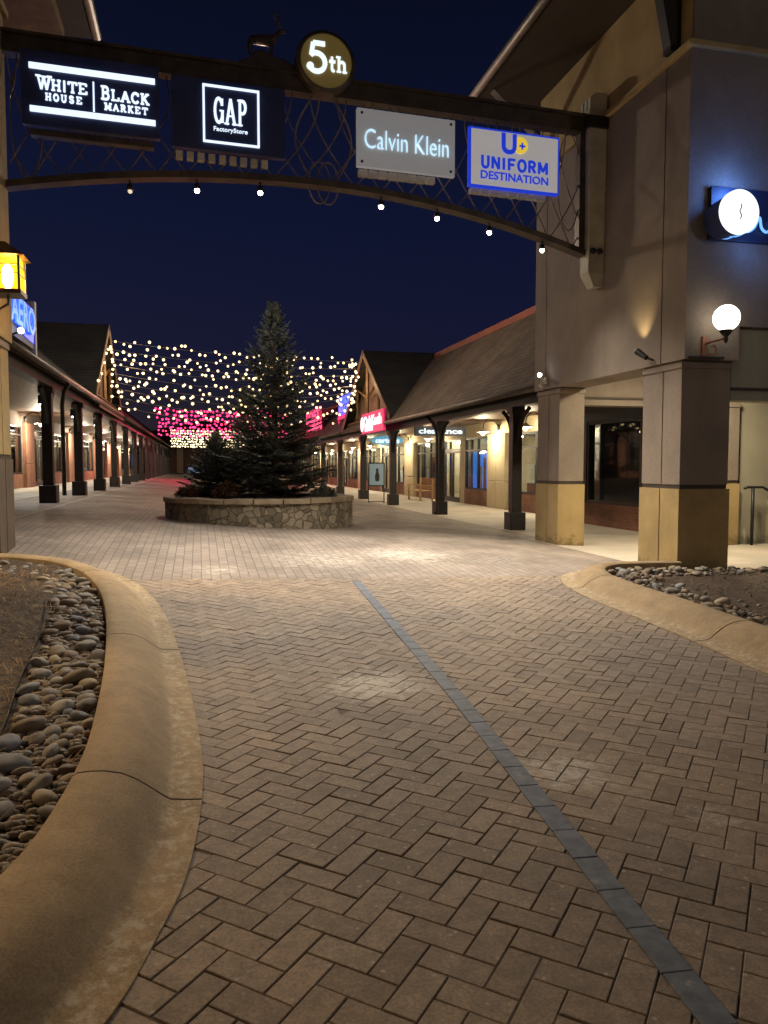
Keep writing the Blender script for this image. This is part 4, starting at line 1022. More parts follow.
def shopfront(parent, xw, sgn, z0, bays, yend, wallm, pilm, basem, winz=(.58, 2.6), fm=darkwood, ceil=3.12):
    """sgn: direction from the street into the shop"""
    def X(a, c): return tuple(sorted((xw + sgn * a, xw + sgn * c)))
    wb, bb = MB(), MB(); last = bays[0][1] - .02
    y_ = last
    for kind, y0, y1, *r in bays:
        if y0 - y_ > .02: wb.box(*X(0, .25), y_, y0, z0, z0 + winz[1])
        if kind == 'pil': pass
        elif kind == 'win': bb = MB(); bb.box(*X(-.01, .25), y0, y1, z0, z0 + winz[0]); bb.build('brick_base', basem, parent)
        y_ = y1
    wb.box(*X(0, .25), last, yend, z0 + winz[1] + .001, z0 + ceil + .2)
    if yend > y_ + .1: wb.box(*X(0, .25), y_, yend, z0, z0 + winz[1])
    wb.build('wall', wallm, parent)
    for kind, y0, y1, *r in bays:
        if kind == 'pil':
            b = MB(); ym = (y0 + y1) / 2
            for za, zb in ((z0, z0 + .97), (z0 + .985, z0 + 2.62)):
                for ya, yb in ((y0, ym - .01), (ym + .01, y1)): b.box(*X(-.14, .25), ya, yb, za, zb)
            b.build('pilaster', pilm, parent, bevel=.01)
        elif kind == 'win':
            b = MB(); yy = y0 + .15
            while yy < y1 - .5:
                wd_ = random.uniform(.2, .5); hh_ = random.uniform(.3, 1.35); b.box(*X(.28, .28 + random.uniform(.1, .3)), yy, yy + wd_, z0 + winz[0] + .05, z0 + winz[0] + hh_, random.randrange(4)); yy += wd_ + random.uniform(.1, .6)
            if b.v: b.build('window_display', [whitepanel, terracotta, navypanel, benchwood], parent)
            g, lamp, nm = r; lamp = lamp or dimpanel; window(parent, xw + sgn * .05, sgn, y0 + .01, y1 - .01, z0 + winz[0] + .002, z0 + winz[1] - .002, nm, fm, z0 + 2.1)
            if g == 'blue':
                interior(parent, xw + sgn * .25, sgn, y0, y1, z0 + .3, z0 + 2.75, goods_dark, dimpanel, .75)
                b = MB(); b.box(*X(.30, .34), y0 + .15, y1 - .15, z0 + .62, z0 + 2.05); b.build('display_screen', bluepanel, parent)
            else: interior(parent, xw + sgn * .25, sgn, y0, y1, z0 + .15, z0 + 2.75, g, lamp, .75)
        else:
            g, lamp = r; door(parent, xw + sgn * .05, sgn, y0 + .01, y1 - .01, z0 + .005, fm, 2.12)
            window(parent, xw + sgn * .05, sgn, y0 + .01, y1 - .01, z0 + 2.14, z0 + winz[1] - .002, 0, fm)
            interior(parent, xw + sgn * .25, sgn, y0, y1, z0 + .05, z0 + 2.75, g, lamp, 1.1)
pink_door = None
shopfront(RR, XW, 1, 0, bays, 95, cream, cream, shopbrick)
# canopy: ceiling, eave beam, roof, gutter
b = MB(); b.box(6.75, 10.3, 14.2, 95, 3.10, 3.16); b.build('canopy_ceiling', brownwood, RR)
b = MB(); b.box(7.06, 7.34, 14.2, 95, 2.86, 3.099); b.build('eave_beam', darkwood, RR)
def roofslab(b, xe, ze, xr, zr, y0, y1, t=.10, y0r=None, y1r=None):
    y0r = y0 if y0r is None else y0r; y1r = y1 if y1r is None else y1r
    b.hexa([(xe, y0, ze - t), (xe, y1, ze - t), (xr, y1r, zr - t), (xr, y0r, zr - t), (xe, y0, ze), (xe, y1, ze), (xr, y1r, zr), (xr, y0r, zr)])
b = MB(); roofslab(b, 6.6, 3.10, 9.5, 5.92, 14.15, 95); b.build('roof', shingles, RR)
b = MB(); b.tube([(6.55, 14.1, 3.06), (6.55, 27.0, 3.06)], .06, 8); b.tube([(6.55, 36.0, 3.06), (6.55, 95, 3.06)], .06, 8); b.build('gutter', galv, RR, smooth=True)
b = MB(); b.box(9.52, 16, 14.2, 31, 0, 5.9); b.box(10.6, 16, 31.01, 95, 0, 5.9) if False else None
b = MB(); b.prism([(9.5, 5.93), (9.56, 5.93), (9.56, 6.14), (9.5, 6.14)], 'y', 14.2, 30.4); b.build('ridge_parapet', mat('redlit_ridge_flashing', (.24, .06, .03), .6, var=.15), RR)  # red light on the flashing is mixed into its base colour
b = MB(); b.prism([(9.58, 3.4), (9.6, 5.9), (18, 5.9), (18, 3.4)], 'y', 14.2, 95); b.build('rear_roof', shingdark, RR)
p = post_proto(RR, 7.2, 16.65, 0, 2.86, -1)
more_posts(p, RR, [22.42, 28.3, 33.8, 39.6, 45.3, 51, 56.7, 62.4, 68.1, 73.8, 79.5, 85.2, 91])
b = MB(); b.tube([(6.62, 22.0, 3.0), (6.9, 22.02, 2.75), (7.0, 22.05, 2.45), (7.0, 22.05, .15), (6.9, 22.05, .05)], .05, 8); b.build('downspout', darkwood, RR, smooth=True)
# gable over the entrance: timber face, two roof planes running back
def gable(parent, xf, sgn, yn, yf, zb, za, xb, facem, roofm, over=.3):
    """sgn: direction into the building"""
    ya = (yn + yf) / 2
    b = MB(); b.prism([(yn + .25, zb), (yf - .25, zb), (ya, za - .22)], 'x', min(xf + sgn * .10, xf + sgn * .2), max(xf + sgn * .10, xf + sgn * .2)); b.build('gable_wall', facem, parent)
    b = MB(); x0 = xf - sgn * over
    for y0, s in ((yn, 1), (yf, -1)):
        n_ = Vector((0, 0, -.12))
        a, c = Vector((x0, y0, zb)), Vector((x0, ya, za)); a2, c2 = Vector((xb, y0, zb)), Vector((xb, ya, za))
        b.hexa([a + n_, a2 + n_, c2 + n_, c + n_, a, a2, c2, c])
    b.build('gable_roof', roofm, parent)
    b = MB()
    for y0, s in ((yn, 1), (yf, -1)):      # bargeboards
        d = Vector((0, ya - y0, za - zb)).normalized(); dn = Vector((0, -d.z, d.y)) * s
        if dn.z > 0: dn = -dn
        o3 = Vector((x0 - sgn * .04, y0, zb + .02)); L_ = (Vector((0, ya, za)) - Vector((0, y0, zb))).length
        b.obox(o3, Vector((sgn * .035, 0, 0)), d * L_, dn * .24)
    b.build('bargeboard', brownwood, parent)
    b = MB(); xt = xf - sgn * .12
    for f in (.5,): b.tube([(xt, ya, zb + .1), (xt, ya, za - .3)], .07, 4)
    for s in (-1, 1):
        b.tube([(xt, ya + s * .1, zb + (za - zb) * .35), (xt, ya + s * (yf - yn) * .22, zb + (za - zb) * .52)], .055, 4)
        b.tube([(xt, ya + s * (yf - yn) * .22, zb + .1), (xt, ya + s * (yf - yn) * .22, zb + (za - zb) * .52)], .055, 4)
    b.tube([(xt, yn + .4, zb + .1), (xt, yf - .4, zb + .1)], .09, 4)
    b.build('truss', brownwood, parent)
gable(RR, 7.0, 1, 26.7, 36.1, 3.30, 6.32, 16, brownwood, shingdark)

# ---- left row
LR = empty('shop_row', (-5, 30, LW), 'long shop row with dark canopy roof, black posts and terracotta shop piers', 'building')
lb = [('win', 24.0, 33.0, goods_warm, ceilpanel, 2), ('pil', 33.15, 34.75), ('door', 34.9, 37.2, goods_warm, ceilpanel), ('win', 37.4, 43.2, goods_dark, ceilpanel, 2), ('pil', 43.4, 45.4), ('win', 45.6, 54, goods_warm, ceilpanel, 3), ('pil', 54.2, 56.4),
      ('door', 57.6, 60.5, goods_pink, ceilpanel), ('pil', 60.7, 63.2), ('win', 63.4, 69, goods_blue, coolpanel, 2), ('pil', 69.2, 71), ('win', 71.2, 77, goods_blue, coolpanel, 2), ('pil', 77.2, 79), ('win', 79.2, 88, 'blue', None, 1), ('pil', 88.2, 90), ('win', 90.2, 97, goods_blue, coolpanel, 2)]
brownstucco = mat('brown_stucco', (.17, .12, .095), .85, var=.12, bump=.004, bscale=50)
shopfront(LR, -6.9, -1, LW, lb, 100, brownstucco, terracotta, terracotta, (.55, 2.45))
b = MB(); b.box(-6.9, -3.25, 11.2, 100, 3.62, 3.68); b.build('canopy_ceiling', brownwood, LR)
b = MB(); b.box(-3.64, -3.36, 11.2, 100, 3.36, 3.619); b.build('eave_beam', darkwood, LR)
b = MB(); roofslab(b, -3.1, 3.60, -6.6, 6.6, 11.15, 100); b.build('roof', shingdark, LR)
b = MB(); b.prism([(-6.7, 3.9), (-6.65, 6.55), (-16, 7.2), (-16, 3.9)], 'y', 11.2, 100); b.build('rear_roof', shingdark, LR)
b = MB(); b.tube([(-3.05, 11.15, 3.56), (-3.05, 26.2, 3.56)], .06, 8); b.tube([(-3.05, 34.4, 3.56), (-3.05, 100, 3.56)], .06, 8); b.build('gutter', galv, LR, smooth=True)
b = MB(); b.box(-3.16, -3.12, 26.2, 34.4, 3.42, 3.70); b.build('fascia_board', brownwood, LR)
p = post_proto(LR, -3.5, 19.5, LW, 2.74, 1)
more_posts(p, LR, [14.7, 24.25, 28.98, 33.9, 39.2, 44.2, 49.2, 54.2, 59.2, 64.2, 69.2, 74.2, 79.2, 84.2, 89.2, 94.2])
b = MB(); b.tube([(-3.06, 19.9, 3.5), (-3.2, 20.0, 3.3), (-3.25, 20.05, 3.0), (-3.25, 20.05, LW + .15)], .05, 8); b.build('downspout', darkwood, LR, smooth=True)
gable(LR, -3.55, -1, 26.2, 34.6, 3.83, 6.78, -14, brownwood, shingdark)
# dark end of the street
EB = empty('shop_building', (2, 104, .3), 'dim far building closing the street behind the string lights', 'building')
b = MB(); b.box(-14, 18, 104, 110, 0, 4.4); b.build('wall', brownstucco, EB)
b = MB(); b.prism([(-15, 4.401), (19, 4.401), (2, 7.6)], 'y', 103.5, 110); b.build('roof', shingdark, EB)
b = MB(); b.box(-1.5, 1.2, 103.9, 103.99, .6, 1.3); b.build('window', farpanel, EB)
b = MB(); b.box(-2.9, -2.1, 103, 103.98, .3, 4.0); b.build('pilaster', cream, EB)

# canopy downlights under the left row, lamps on both rows
for k, y in enumerate((19.6, 24.6, 30.4, 36.6, 43.0)):
    t = empty('canopy_downlight', (-4.5, y, 3.6), f'square bluish downlight under the left canopy, {ORD[k]} from the tower', 'lamp', 'downlights under the left canopy')
    b = MB(); b.box(-4.64, -4.36, y - .14, y + .14, 3.34, 3.6); b.build('housing', darksteel, t)
    b = MB(); b.box(-4.6, -4.4, y - .1, y + .1, 3.325, 3.339); b.build('lens', coolbulb, t)
    light('downlight', 'SPOT', (-4.5, y, 3.30), 190, (.85, .92, 1.), t, .1, (120, .7), (0, 0, -1))
for k, (y, z) in enumerate(((32.8, 3.18), (43.6, 3.2), (52.9, 3.1), (61.9, 3.0), (70, 3.0), (79, 3.0))):
    goose(-6.72, y, z, 1, f'gooseneck lamp on the left shop row, {ORD[k]} from the tower', 380, (1, .86, .64))
for k, (y, z) in enumerate(((21.6, 2.38), (25.2, 2.38), (31.8, 2.38), (36.8, 2.38), (43.3, 2.38), (48.6, 2.38), (56.4, 2.38), (64.9, 2.38))):  # the lamp by the bench is added to brighten it
    goose(10.24 if k != 3 else 10.14, y, z + .3, -1, f'white shaded gooseneck lamp on the cream shop row, {ORD[k]} from the corner building', 190, (1, .82, .52))

# ------------------------------------------------------------------ shop signs along the rows
UYp, UYm = Vector((0, 1, 0)), Vector((0, -1, 0))
sg = empty('shop_sign', (-3.45, 17, 4.0), 'blue glowing letters on an upright board above the left canopy', 'sign')
b = MB(); b.box(-3.55, -3.46, 14.4, 17.95, 4.02, 4.88); b.build('board', stucco_olive, sg)
b = MB(); b.box(-3.56, -3.42, 17.96, 18.12, 3.45, 5.05); b.build('board_post', palewood, sg)
lettering('AERO', (-3.40, 16.72, 4.53), UYp * 1.0, UZ, 2.15, .56, cyanletter, sg, .02, .02)
b = MB(); b.prism([(15.2, 4.30), (16.4, 4.27), (17.0, 4.15), (17.94, 4.12), (17.94, 4.86), (15.2, 4.86)], 'x', -3.455, -3.44); b.build('backing', blueletter, sg)
light('sign_glow', 'POINT', (-3.1, 16.5, 4.4), 10, (.1, .2, 1), sg, .2)
sp = empty('sign_spot', (-3.4, 15.9, 4.0), 'small white spot lamp at the foot of the blue lettered board', 'lamp')
b = MB(); b.tube([(-3.44, 15.9, 4.0), (-3.3, 15.85, 4.05)], .02, 6); b.build('arm', darksteel, sp)
b = MB(); b.ball((-3.27, 15.85, 4.07), .055, 10, 8); b.build('lens', coolbulb, sp, smooth=True)

sg = empty('shop_sign', (6.35, 29, 2.75), 'pink hanging sign with white OshKosh lettering under the right gable', 'sign')
b = MB(); b.box(6.55, 6.63, 27.15, 31.0, 2.80, 3.62); b.build('panel', pinkpanel, sg, bevel=.02)
lettering("OshKosh", (6.535, 29.0, 3.28), UYm, UZ, 3.1, .42, whiteletter, sg, .012, .03)
b = MB(); b.lathe([(.30, 0), (.30, .02)], (6.545, 30.85, 3.2), 24, axis=(-1, 0, 0)); b.build('emblem', whiteletter, sg)
lettering("B'GOSH", (6.535, 29.6, 2.98), UYm, UZ, 1.4, .2, whiteletter, sg, .012, .02)
sg = empty('shop_sign', (7.6, 33, 2.4), "pale blue oval sign reading carter's hung under the canopy", 'sign')
b = MB(); b.lathe([(.9, 0), (.95, .04), (.9, .08)], (0, 0, 0), 32, axis=(0, -1, 0))
b.v = [(7.85 + p[0] * .78, 31.9 + p[1], 2.60 + p[2] * .22) for p in b.v]; b.build('panel', emit('pale_blue_face', (.1, .42, .62), .55, (.2, .4, .5)), sg)
lettering("carter's", (7.85, 31.8, 2.60), (1, 0, 0), UZ, 1.05, .22, whiteletter, sg, .012, .02)
b = MB(); b.tube([(7.3, 31.86, 2.8), (7.3, 31.86, 3.1)], .012, 6); b.tube([(8.4, 31.86, 2.8), (8.4, 31.86, 3.1)], .012, 6); b.build('hanger', darksteel, sg)
sg = empty('shop_sign', (9.0, 26, 2.6), 'black hanging blade sign with white glowing script below the brown canopy', 'sign')
b = MB(); b.box(7.75, 9.75, 27.2, 27.3, 2.62, 2.98); b.build('panel', navyglow, sg, bevel=.01)
lettering('clearance', (8.75, 27.18, 2.80), (1, 0, 0), UZ, 1.7, .2, softletter, sg, .012, .02)
b = MB(); b.tube([(8.0, 27.25, 2.98), (8.0, 27.25, 3.1)], .012, 6); b.tube([(9.5, 27.25, 2.98), (9.5, 27.25, 3.1)], .012, 6); b.build('hanger', darksteel, sg)
sg = empty('shop_sign', (7.2, 38, 4.0), 'light blue two line sign standing on the roof beyond the right gable', 'sign')
b = MB(); b.box(7.22, 7.3, 35.9, 40.2, 4.12, 5.12); b.build('panel', blueletter, sg)
lettering('EDDIE', (7.20, 38.05, 4.86), UYm, UZ, 3.6, .40, cyanletter, sg, .015, .03); lettering('BAUER', (7.20, 38.05, 4.38), UYm, UZ, 3.6, .40, cyanletter, sg, .015, .03)
b = MB(); b.box(7.2, 7.32, 35.9, 40.3, 3.95, 4.119); b.box(7.24, 7.32, 40.2, 40.3, 3.6, 3.949); b.box(7.24, 7.32, 36, 36.1, 3.6, 3.949); b.build('stand', pinkpanel, sg)
sg = empty('shop_sign', (7.2, 49.5, 3.7), 'pink glowing sign on the right roof seen beside the spruce', 'sign')
b = MB(); b.box(7.24, 7.32, 46, 53, 3.75, 5.2); b.build('panel', emit('deep_pink_face', (.8, .01, .15), .07, (.2, .01, .05)), sg)
lettering('LOFT', (7.21, 49.5, 4.7), UYm, UZ, 6.0, .75, emit('pink_letters', (1., .1, .35), .6), sg, .015, .03)
lettering('outlet', (7.21, 49.5, 4.05), UYm, UZ, 4.6, .4, MATS['pink_letters'], sg, .015, .02)

# ------------------------------------------------------------------ string lights
bulbme = {}
def bulbmesh(r, m):
    b = MB(); b.ball((0, 0, 0), r, 8, 6); o = b.build('bulb', m, smooth=True); me = o.data; bpy.data.objects.remove(o); return me
cablem = mat('pale_cable', (.16, .15, .14), .6)
def strand(pL, pR, sag, n, me, label, grp, jit=.17, wirer=.007):
    pL, pR = Vector(pL), Vector(pR); b = MB(); pts = []
    for i in range(25):
        t = i / 24; q = pL.lerp(pR, t); q.z -= sag * 4 * t * (1 - t); pts.append(q)
    b.tube(pts, wirer, 4); o = b.build('light_string', cablem, org=pL); tag(o, label, 'string lights', grp)
    for i in range(n):
        t = (i + .5 + random.uniform(-.42, .42)) / n; q = pL.lerp(pR, t); q.z -= sag * 4 * t * (1 - t)
        q += Vector((random.uniform(-.05, .05), random.uniform(-.25, .25), random.uniform(-jit, jit * .8)))
        c = bpy.data.objects.new('bulb', me); COL.objects.link(c); c.parent = o; c.location = q - pL; c.scale = (random.uniform(.8, 1.2),) * 3
warmme = bulbmesh(.050, warmbulb); redme = bulbmesh(.082, redbulb); whiteme = bulbmesh(.09, emit('far_white_bulb', (1., .80, .45), 3.))
RN = ['topmost', 'second from the top', 'third from the top', 'fourth from the top', 'middle one', 'fourth from the bottom', 'third from the bottom', 'second from the bottom', 'lowest']
for k in range(9):
    yy = 30.4 + .35 * (k % 3)
    strand((-3.15, yy, 6.18 - .29 * k), (6.40, yy + .6, 5.78 - .235 * k), .14 + .06 * k, 37 if k < 7 else 30, warmme, f'warm white string of bulbs across the street, {RN[k]} of nine', 'warm string lights between the gables')
for k in range(7):
    strand((-3.2, 60 + .4 * k, 5.75 - .30 * k), (6.9, 60 + .4 * k, 5.70 - .30 * k), .10, 36, redme, f'red string of bulbs across the far street, {(RN[:3] + RN[4:5] + RN[6:])[k]} of seven', 'red string lights far down the street', .1, .012)
for k in range(7):
    strand((-3.2, 88 + .4 * k, 5.45 - .28 * k), (6.9, 88 + .4 * k, 5.45 - .28 * k), .08, 40, whiteme, f'pale string of bulbs behind the red ones, {(RN[:3] + RN[4:5] + RN[6:])[k]} of seven', 'white string lights far down the street', .06, .012)
# short runs along the gable edges
def run(pts, n, label):
    b = MB(); b.tube(pts, .008, 4); P0 = Vector(pts[0]); o = b.build('light_string', darksteel, org=P0); tag(o, label, 'string lights')
    for i in range(n):
        t = i / (n - 1) * (len(pts) - 1); k = min(int(t), len(pts) - 2); q = Vector(pts[k]).lerp(Vector(pts[k + 1]), t - k)
        c = bpy.data.objects.new('bulb', warmme); COL.objects.link(c); c.parent = o; c.location = q + Vector((0, random.uniform(-.2, .2), random.uniform(-.08, .08))) - P0
run([(6.22, 36.0, 3.5), (6.22, 31.45, 6.0), (6.22, 30.2, 5.0), (6.22, 31.6, 4.1)], 18, 'warm bulbs trailing down the timber face of the right gable')
run([(-3.2, 26.9, 4.3), (-3.2, 30.3, 6.1), (-3.2, 31.2, 5.4), (-3.2, 30.6, 4.2)], 15, 'warm bulbs trailing down the timber face of the left gable')

# ------------------------------------------------------------------ stone planters, spruces, shrubs
def planter(cx, cy, r, zt, zb, label):
    t = empty('stone_planter', (cx, cy, zb), label, 'planter', None)
    b = MB(); n = 64; base = 0
    prof = [(r, zb - .2), (r, zt - .10), (r - .35, zt - .10), (r - .35, zb - .2)]
    for q in range(n):
        th = 2 * PI * q / n
        for rr, z in prof:
            k = 1 + (.012 * noise.noise(Vector((math.cos(th) * 6, math.sin(th) * 6, z * 6))))
            b.v.append((cx + rr * k * math.cos(th), cy + rr * k * math.sin(th), z))
    for q in range(n):
        q2 = (q + 1) % n
        for k in range(4): b.face((q * 4 + k, q2 * 4 + k, q2 * 4 + (k + 1) % 4, q * 4 + (k + 1) % 4))
    b.build('wall', fieldstone, t, smooth=False)
    b = MB(); n = 22
    for q in range(n):
        a0, a1 = 2 * PI * (q + .02) / n, 2 * PI * (q + .98) / n; am = (a0 + a1) / 2; ro, ri = r + .04, r - .39
        z0, z1 = zt - .099, zt + random.uniform(-.008, .008)
        poly = [(cx + ro * math.cos(a), cy + ro * math.sin(a)) for a in (a0, am, a1)] + [(cx + ri * math.cos(a), cy + ri * math.sin(a)) for a in (a1, am, a0)]
        b.prism(poly, 'z', z0, z1)
    b.build('coping', mat('sandstone_coping' + str(int(cy)), (.30, .24, .16), .85, var=.25, vscale=4, bump=.004, bscale=50), t, bevel=.012)
    b = MB(); n = 40; b.v.append((cx, cy, zt + .02))
    for q in range(n): b.v.append((cx + (r - .36) * math.cos(2 * PI * q / n), cy + (r - .36) * math.sin(2 * PI * q / n), zt - .06))
    for q in range(n): b.face((0, 1 + q, 1 + (q + 1) % n))
    b.build('soil', soil, t, smooth=True)
    return t
planter(1.23, 16.17, 1.93, .88, .15, 'round fieldstone planter holding the tall spruce')
planter(1.6, 31.5, 1.95, .95, .3, 'smaller looking round stone planter further up the street')

def spruce(name, x, y, z, H, Rm, label, seed, dens=1., leafm=needles, grp=None):
    rnd = random.Random(seed); t = empty(name, (x, y, z), label, 'tree', grp)
    tb, cb = MB(), MB()
    tb.tube([(x, y, z - .05), (x + .02, y, z + H * .5), (x, y, z + H * .97)], [.09 * H / 4, .05 * H / 4, .008], 8)
    def spray(p, d, L, w):
        """flat feather of needles along a twig"""
        d = d.normalized(); sd = d.cross(Vector((0, 0, 1)))
        if sd.length < .1: sd = Vector((1, 0, 0))
        sd.normalize(); upv = sd.cross(d); n = max(4, int(L / .018))
        for i in range(n):
            q = p + d * (L * (i + rnd.random() * .6) / n); f = 1 - .45 * i / n
            for s in (-1, 1):
                a = (sd * s * rnd.uniform(.55, 1.1) + d * rnd.uniform(.5, 1.0) + upv * rnd.uniform(-.35, .6)).normalized() * w * f * rnd.uniform(.7, 1.25)
                ww = d.cross(a).cross(a).normalized() * .015
                k = len(cb.v); cb.v.extend([tuple(q - ww), tuple(q + ww), tuple(q + a)]); cb.face((k, k + 1, k + 2))
    zz = .03 * H; k = 0
    while zz < H * .985:
        f = zz / H; base = Rm * ((1 - f) ** .86) * 1.0; nb = int((9 if f < .7 else 7) * dens + .5)
        off = rnd.uniform(0, 6.28)
        for i in range(nb):
            a = off + 2 * PI * i / nb + rnd.uniform(-.25, .25); Lb = base * rnd.uniform(.66, 1.16) * (1.12 if rnd.random() < .12 else 1)
            if Lb < .03: Lb = .03
            dr = -.02 + .66 * f + rnd.uniform(-.12, .12)     # lower limbs droop, upper ones rise
            p0 = Vector((x, y, z + zz + rnd.uniform(-.06, .06))); hd = Vector((math.cos(a), math.sin(a), 0))
            P = [p0, p0 + hd * Lb * .5 + Vector((0, 0, dr * Lb * .42)), p0 + hd * Lb + Vector((0, 0, dr * Lb * .8 + .06 * Lb + .05))]
            C_ = catmull([tuple(v) for v in P], 4)
            if f < .85: tb.tube([tuple(v) for v in C_], [max(.004, .02 * (1 - f) * (1 - j / len(C_))) for j in range(len(C_))], 4)
            nt_ = max(3, int(Lb / .07))
            for j in range(nt_):
                s = .18 + .82 * (j + .5) / nt_; idx = s * (len(C_) - 1); i0 = min(int(idx), len(C_) - 2); q = C_[i0].lerp(C_[i0 + 1], idx - i0)
                dd_ = (C_[i0 + 1] - C_[i0]).normalized()
                for sgn in (-1, 1):
                    lat = Vector((-hd.y, hd.x, 0)) * sgn; tl_ = (.10 + .34 * Lb * (1 - s)) * rnd.uniform(.7, 1.25)
                    spray(q, (lat * .9 + dd_ * .75 + Vector((0, 0, rnd.uniform(-.3, .12)))), tl_, .055)
            spray(C_[-1] - (C_[-1] - C_[-2]) * .8, C_[-1] - C_[-2], .16, .06)
        zz += (.165 if f < .75 else .11) * (H / 4) ** .5 * rnd.uniform(.85, 1.15)
    for i in range(5): spray(Vector((x, y, z + H * (.90 + .02 * i))), Vector((rnd.gauss(0, .1), rnd.gauss(0, .1), 1)), .18, .05)
    tb.build('trunk', bark, t); cb.build('crown', leafm, t)
    return t
spruce('spruce_tree', 1.55, 16.3, .85, 4.0, 1.34, 'tall dark blue green spruce standing in the stone planter', 3, 1.15)
spruce('spruce_tree', .34, 16.75, .85, 1.2, .85, 'short bushy spruce left of the tall one in the same planter', 8, 1.2)
spruce('spruce_tree', 1.9, 31.6, .95, 3.6, 1.5, 'distant spruce in the further planter, mostly hidden behind the tall one', 12, .8)
def shrub(x, y, z, r, h, m, label, seed, n=1500):
    rnd = random.Random(seed); t = empty('shrub', (x, y, z), label, 'shrub'); b = MB(); sb = MB()
    for i in range(9):
        a = rnd.uniform(0, 6.28); sb.tube([(x, y, z), (x + math.cos(a) * r * .4, y + math.sin(a) * r * .4, z + h * .6), (x + math.cos(a) * r * .8, y + math.sin(a) * r * .8, z + h * rnd.uniform(.7, 1))], [.012, .008, .003], 4)
    for i in range(n):
        a = rnd.uniform(0, 6.28); f = rnd.random() ** .5; q = Vector((x + math.cos(a) * r * f, y + math.sin(a) * r * f, z + h * (.15 + .85 * rnd.random() * (1 - .6 * f * f))))
        q += Vector((noise.noise(q * 6), noise.noise(q * 6 + Vector((3, 0, 0))), 0)) * .1
        d = Vector((rnd.gauss(0, 1), rnd.gauss(0, 1), rnd.gauss(.3, 1))).normalized() * .05; s = d.cross(Vector((rnd.gauss(0, 1), rnd.gauss(0, 1), rnd.gauss(0, 1)))).normalized() * .014
        b.quad(q - s, q + d * .5 - s * 1.3, q + d, q + d * .5 + s * 1.3)
    sb.build('stem', bark, t); b.build('foliage', m, t)
shrub(.50, 15.15, .86, .26, .34, redleaf, 'low rusty brown shrub on the left side of the stone planter', 5)
shrub(-.22, 15.6, .86, .22, .26, redleaf, 'dry brown clump at the left rim of the stone planter', 6, 700)
shrub(2.45, 15.2, .86, .26, .22, needles, 'low dark juniper clump at the right rim of the stone planter', 7, 1100)

# ------------------------------------------------------------------ bench, A-frame, etc.
bx, by = 9.35, 31.9
bn = empty('park_bench', (bx, by, 0), 'oiled timber slatted bench against the cream shop wall', 'bench')
b = MB()
for i in range(5): b.box(bx - .28 + i * .11, bx - .28 + i * .11 + .09, by - .95, by + .95, .42, .455)
b.build('seat', benchwood, bn)
b = MB()
for i in range(5): b.box(bx + .285 + .015 * i, bx + .315 + .015 * i, by - .95, by + .95, .52 + i * .095, .60 + i * .095)
b.build('backrest', benchwood, bn)
for dx in (-.27, .27):
    for dy in (-.9, .9):
        b = MB(); b.box(bx + dx - .035, bx + dx + .035, by + dy - .035, by + dy + .035, 0, .66 if dx < 0 else .99); b.build('leg', benchwood, bn)
for dy in (-.9, .9):
    b = MB(); b.box(bx - .32, bx + .24, by + dy - .05, by + dy + .05, .661, .70); b.build('armrest', benchwood, bn)
ax, ay = 6.95, 30.05
af = empty('poster_stand', (ax, ay, 0), 'upright metal poster stand with a pale blue poster between the canopy posts', 'sign')
b = MB()
for dx in (-.32, .32): b.tube([(ax + dx, ay, .02), (ax + dx, ay, 1.62)], .02, 6); b.box(ax + dx - .02, ax + dx + .02, ay - .25, ay + .25, 0, .03)
b.tube([(ax - .32, ay, .06), (ax + .32, ay, .06)], .015, 6); b.build('frame', darksteel, af)
b = MB(); b.box(ax - .34, ax + .34, ay - .025, ay + .025, .68, 1.64); pz = b.build('panel', darksteel, af)
b = MB(); b.box(ax - .29, ax + .29, ay - .032, ay - .0255, .73, 1.59); b.build('poster', posterface, af)
b = MB(); b.lathe([(.001, -.28), (.085, -.25), (.10, -.05), (.06, .08), (.045, .12), (.06, .18), (.045, .24), (.001, .26)], (ax + .03, ay - .03, 1.15), 14)
b.v = [(p[0], ay - .034 + (p[1] - ay + .03) * .02, p[2]) for p in b.v]; b.build('poster_figure', browntrim, af)

# ------------------------------------------------------------------ light, sky, camera
def P_(name, loc, pw, col, r=.25): return light(name, 'POINT', loc, pw, col, None, r)
light('offscreen_light', 'SPOT', (-5.0, 7.6, 4.8), 900, (1, .71, .40), None, .25, (150, .7), (.45, -.12, -1))
P_('offscreen_light', (-6.5, 1.0, 5.5), 190, (1, .64, .30))
P_('offscreen_light', (1.0, -7.0, 7.0), 70, (1, .80, .60)); P_('offscreen_light', (9.5, -2.5, 4.5), 400, (1, .88, .76))  # unseen fills behind the camera, added to lift near bricks and south column faces
light('tree_fill', 'SPOT', (.4, 11.35, 5.0), 480, (1, .90, .74), None, .1, (46, .8), (1.0, 5.0, -1.9))  # extra spot added to brighten the spruce, no fixture modelled
P_('roof_fill', (8.0, 24.0, 7.6), 32, (1, .55, .34))  # unseen light added to brighten the ridge and roof
P_('plaza_fill', (1.5, 22.0, 7.5), 1300, (1, .82, .62))  # here and below: light added above the street for spill from the canopies
P_('plaza_fill', (1.5, 38.0, 7.5), 500, (1, .82, .62))
P_('gable_glow', (6.0, 31.3, 4.9), 80, (1, .62, .28)); P_('gable_glow', (-2.5, 30.0, 5.0), 95, (1, .62, .28))
P_('red_glow', (-1, 53, 4.2), 800, (1, .04, .12)); P_('red_glow', (4.5, 57, 4.6), 800, (1, .04, .12))

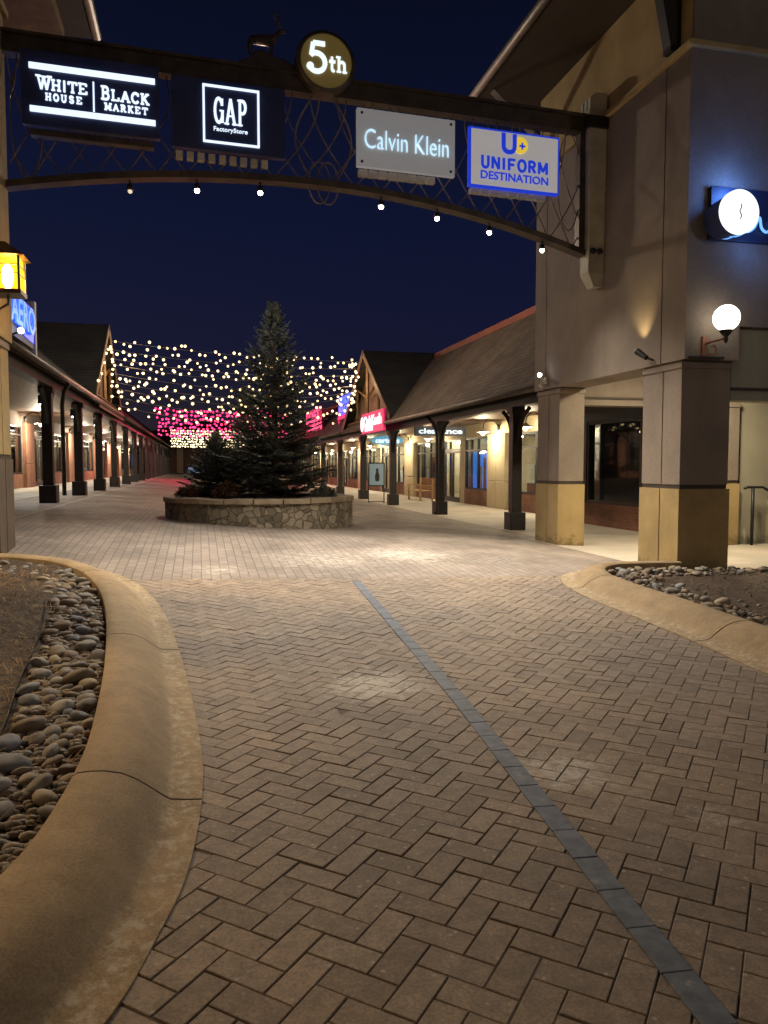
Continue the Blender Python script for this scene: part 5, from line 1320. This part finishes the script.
w = bpy.data.worlds.new('World'); SC.world = w; w.use_nodes = True; nt = w.node_tree; nt.nodes.clear()
out = N(nt, 'ShaderNodeOutputWorld'); bg = N(nt, 'ShaderNodeBackground'); sky = N(nt, 'ShaderNodeTexSky'); sky.sky_type = 'NISHITA'
sky.sun_disc = False; sky.sun_elevation = R_(-4.5); sky.sun_rotation = R_(-60)
hs = N(nt, 'ShaderNodeMix'); hs.data_type = 'RGBA'; hs.blend_type = 'ADD'; hs.inputs[0].default_value = 1
tint = N(nt, 'ShaderNodeMix'); tint.data_type = 'RGBA'; tint.blend_type = 'MULTIPLY'; tint.inputs[0].default_value = 1; tint.inputs[7].default_value = (.9, .85, 1.1, 1)
nt.links.new(sky.outputs[0], tint.inputs[6])
tc = N(nt, 'ShaderNodeTexCoord'); sx = N(nt, 'ShaderNodeSeparateXYZ'); nt.links.new(tc.outputs['Generated'], sx.inputs[0])
cr = N(nt, 'ShaderNodeValToRGB'); e = cr.color_ramp.elements
e[0].position = 0.; e[0].color = (.24, .19, .22, 1); e[1].position = .6; e[1].color = (.022, .030, .10, 1)
el = e.new(.14); el.color = (.085, .10, .36, 1)
el = e.new(.30); el.color = (.050, .078, .34, 1)
nt.links.new(sx.outputs[2], cr.inputs[0])
nt.links.new(tint.outputs[2], hs.inputs[6]); nt.links.new(cr.outputs[0], hs.inputs[7])
nt.links.new(hs.outputs[2], bg.inputs[0]); bg.inputs[1].default_value = .075
nt.links.new(bg.outputs[0], out.inputs[0])

cam = bpy.data.cameras.new('Camera'); co = bpy.data.objects.new('Camera', cam); COL.objects.link(co)
cam.sensor_fit = 'VERTICAL'; cam.sensor_height = 24.; cam.lens = 24. * 760 / 1024; cam.clip_end = 600; cam.clip_start = .05
th = math.atan(46 / 760); yaw = R_(13.6)
F = Vector((math.sin(yaw) * math.cos(th), math.cos(yaw) * math.cos(th), -math.sin(th)))
co.location = (0, 0, 1.5); co.rotation_euler = F.to_track_quat('-Z', 'Y').to_euler()
SC.camera = co
SC.view_settings.view_transform = 'Standard'; SC.view_settings.look = 'None'; SC.view_settings.exposure = 0; SC.view_settings.gamma = 1
try: SC.view_settings.use_curve_mapping = False
except Exception: pass
SC.render.engine = 'CYCLES'
cy = SC.cycles
cy.use_denoising = True
try: cy.denoiser = 'OPENIMAGEDENOISE'; cy.denoising_input_passes = 'RGB_ALBEDO_NORMAL'
except Exception: pass
cy.max_bounces = 6; cy.diffuse_bounces = 3; cy.glossy_bounces = 3; cy.transparent_max_bounces = 16; cy.sample_clamp_indirect = 3; cy.sample_clamp_direct = 0
cy.caustics_reflective = False; cy.caustics_refractive = False
try: cy.use_light_tree = True
except Exception: pass
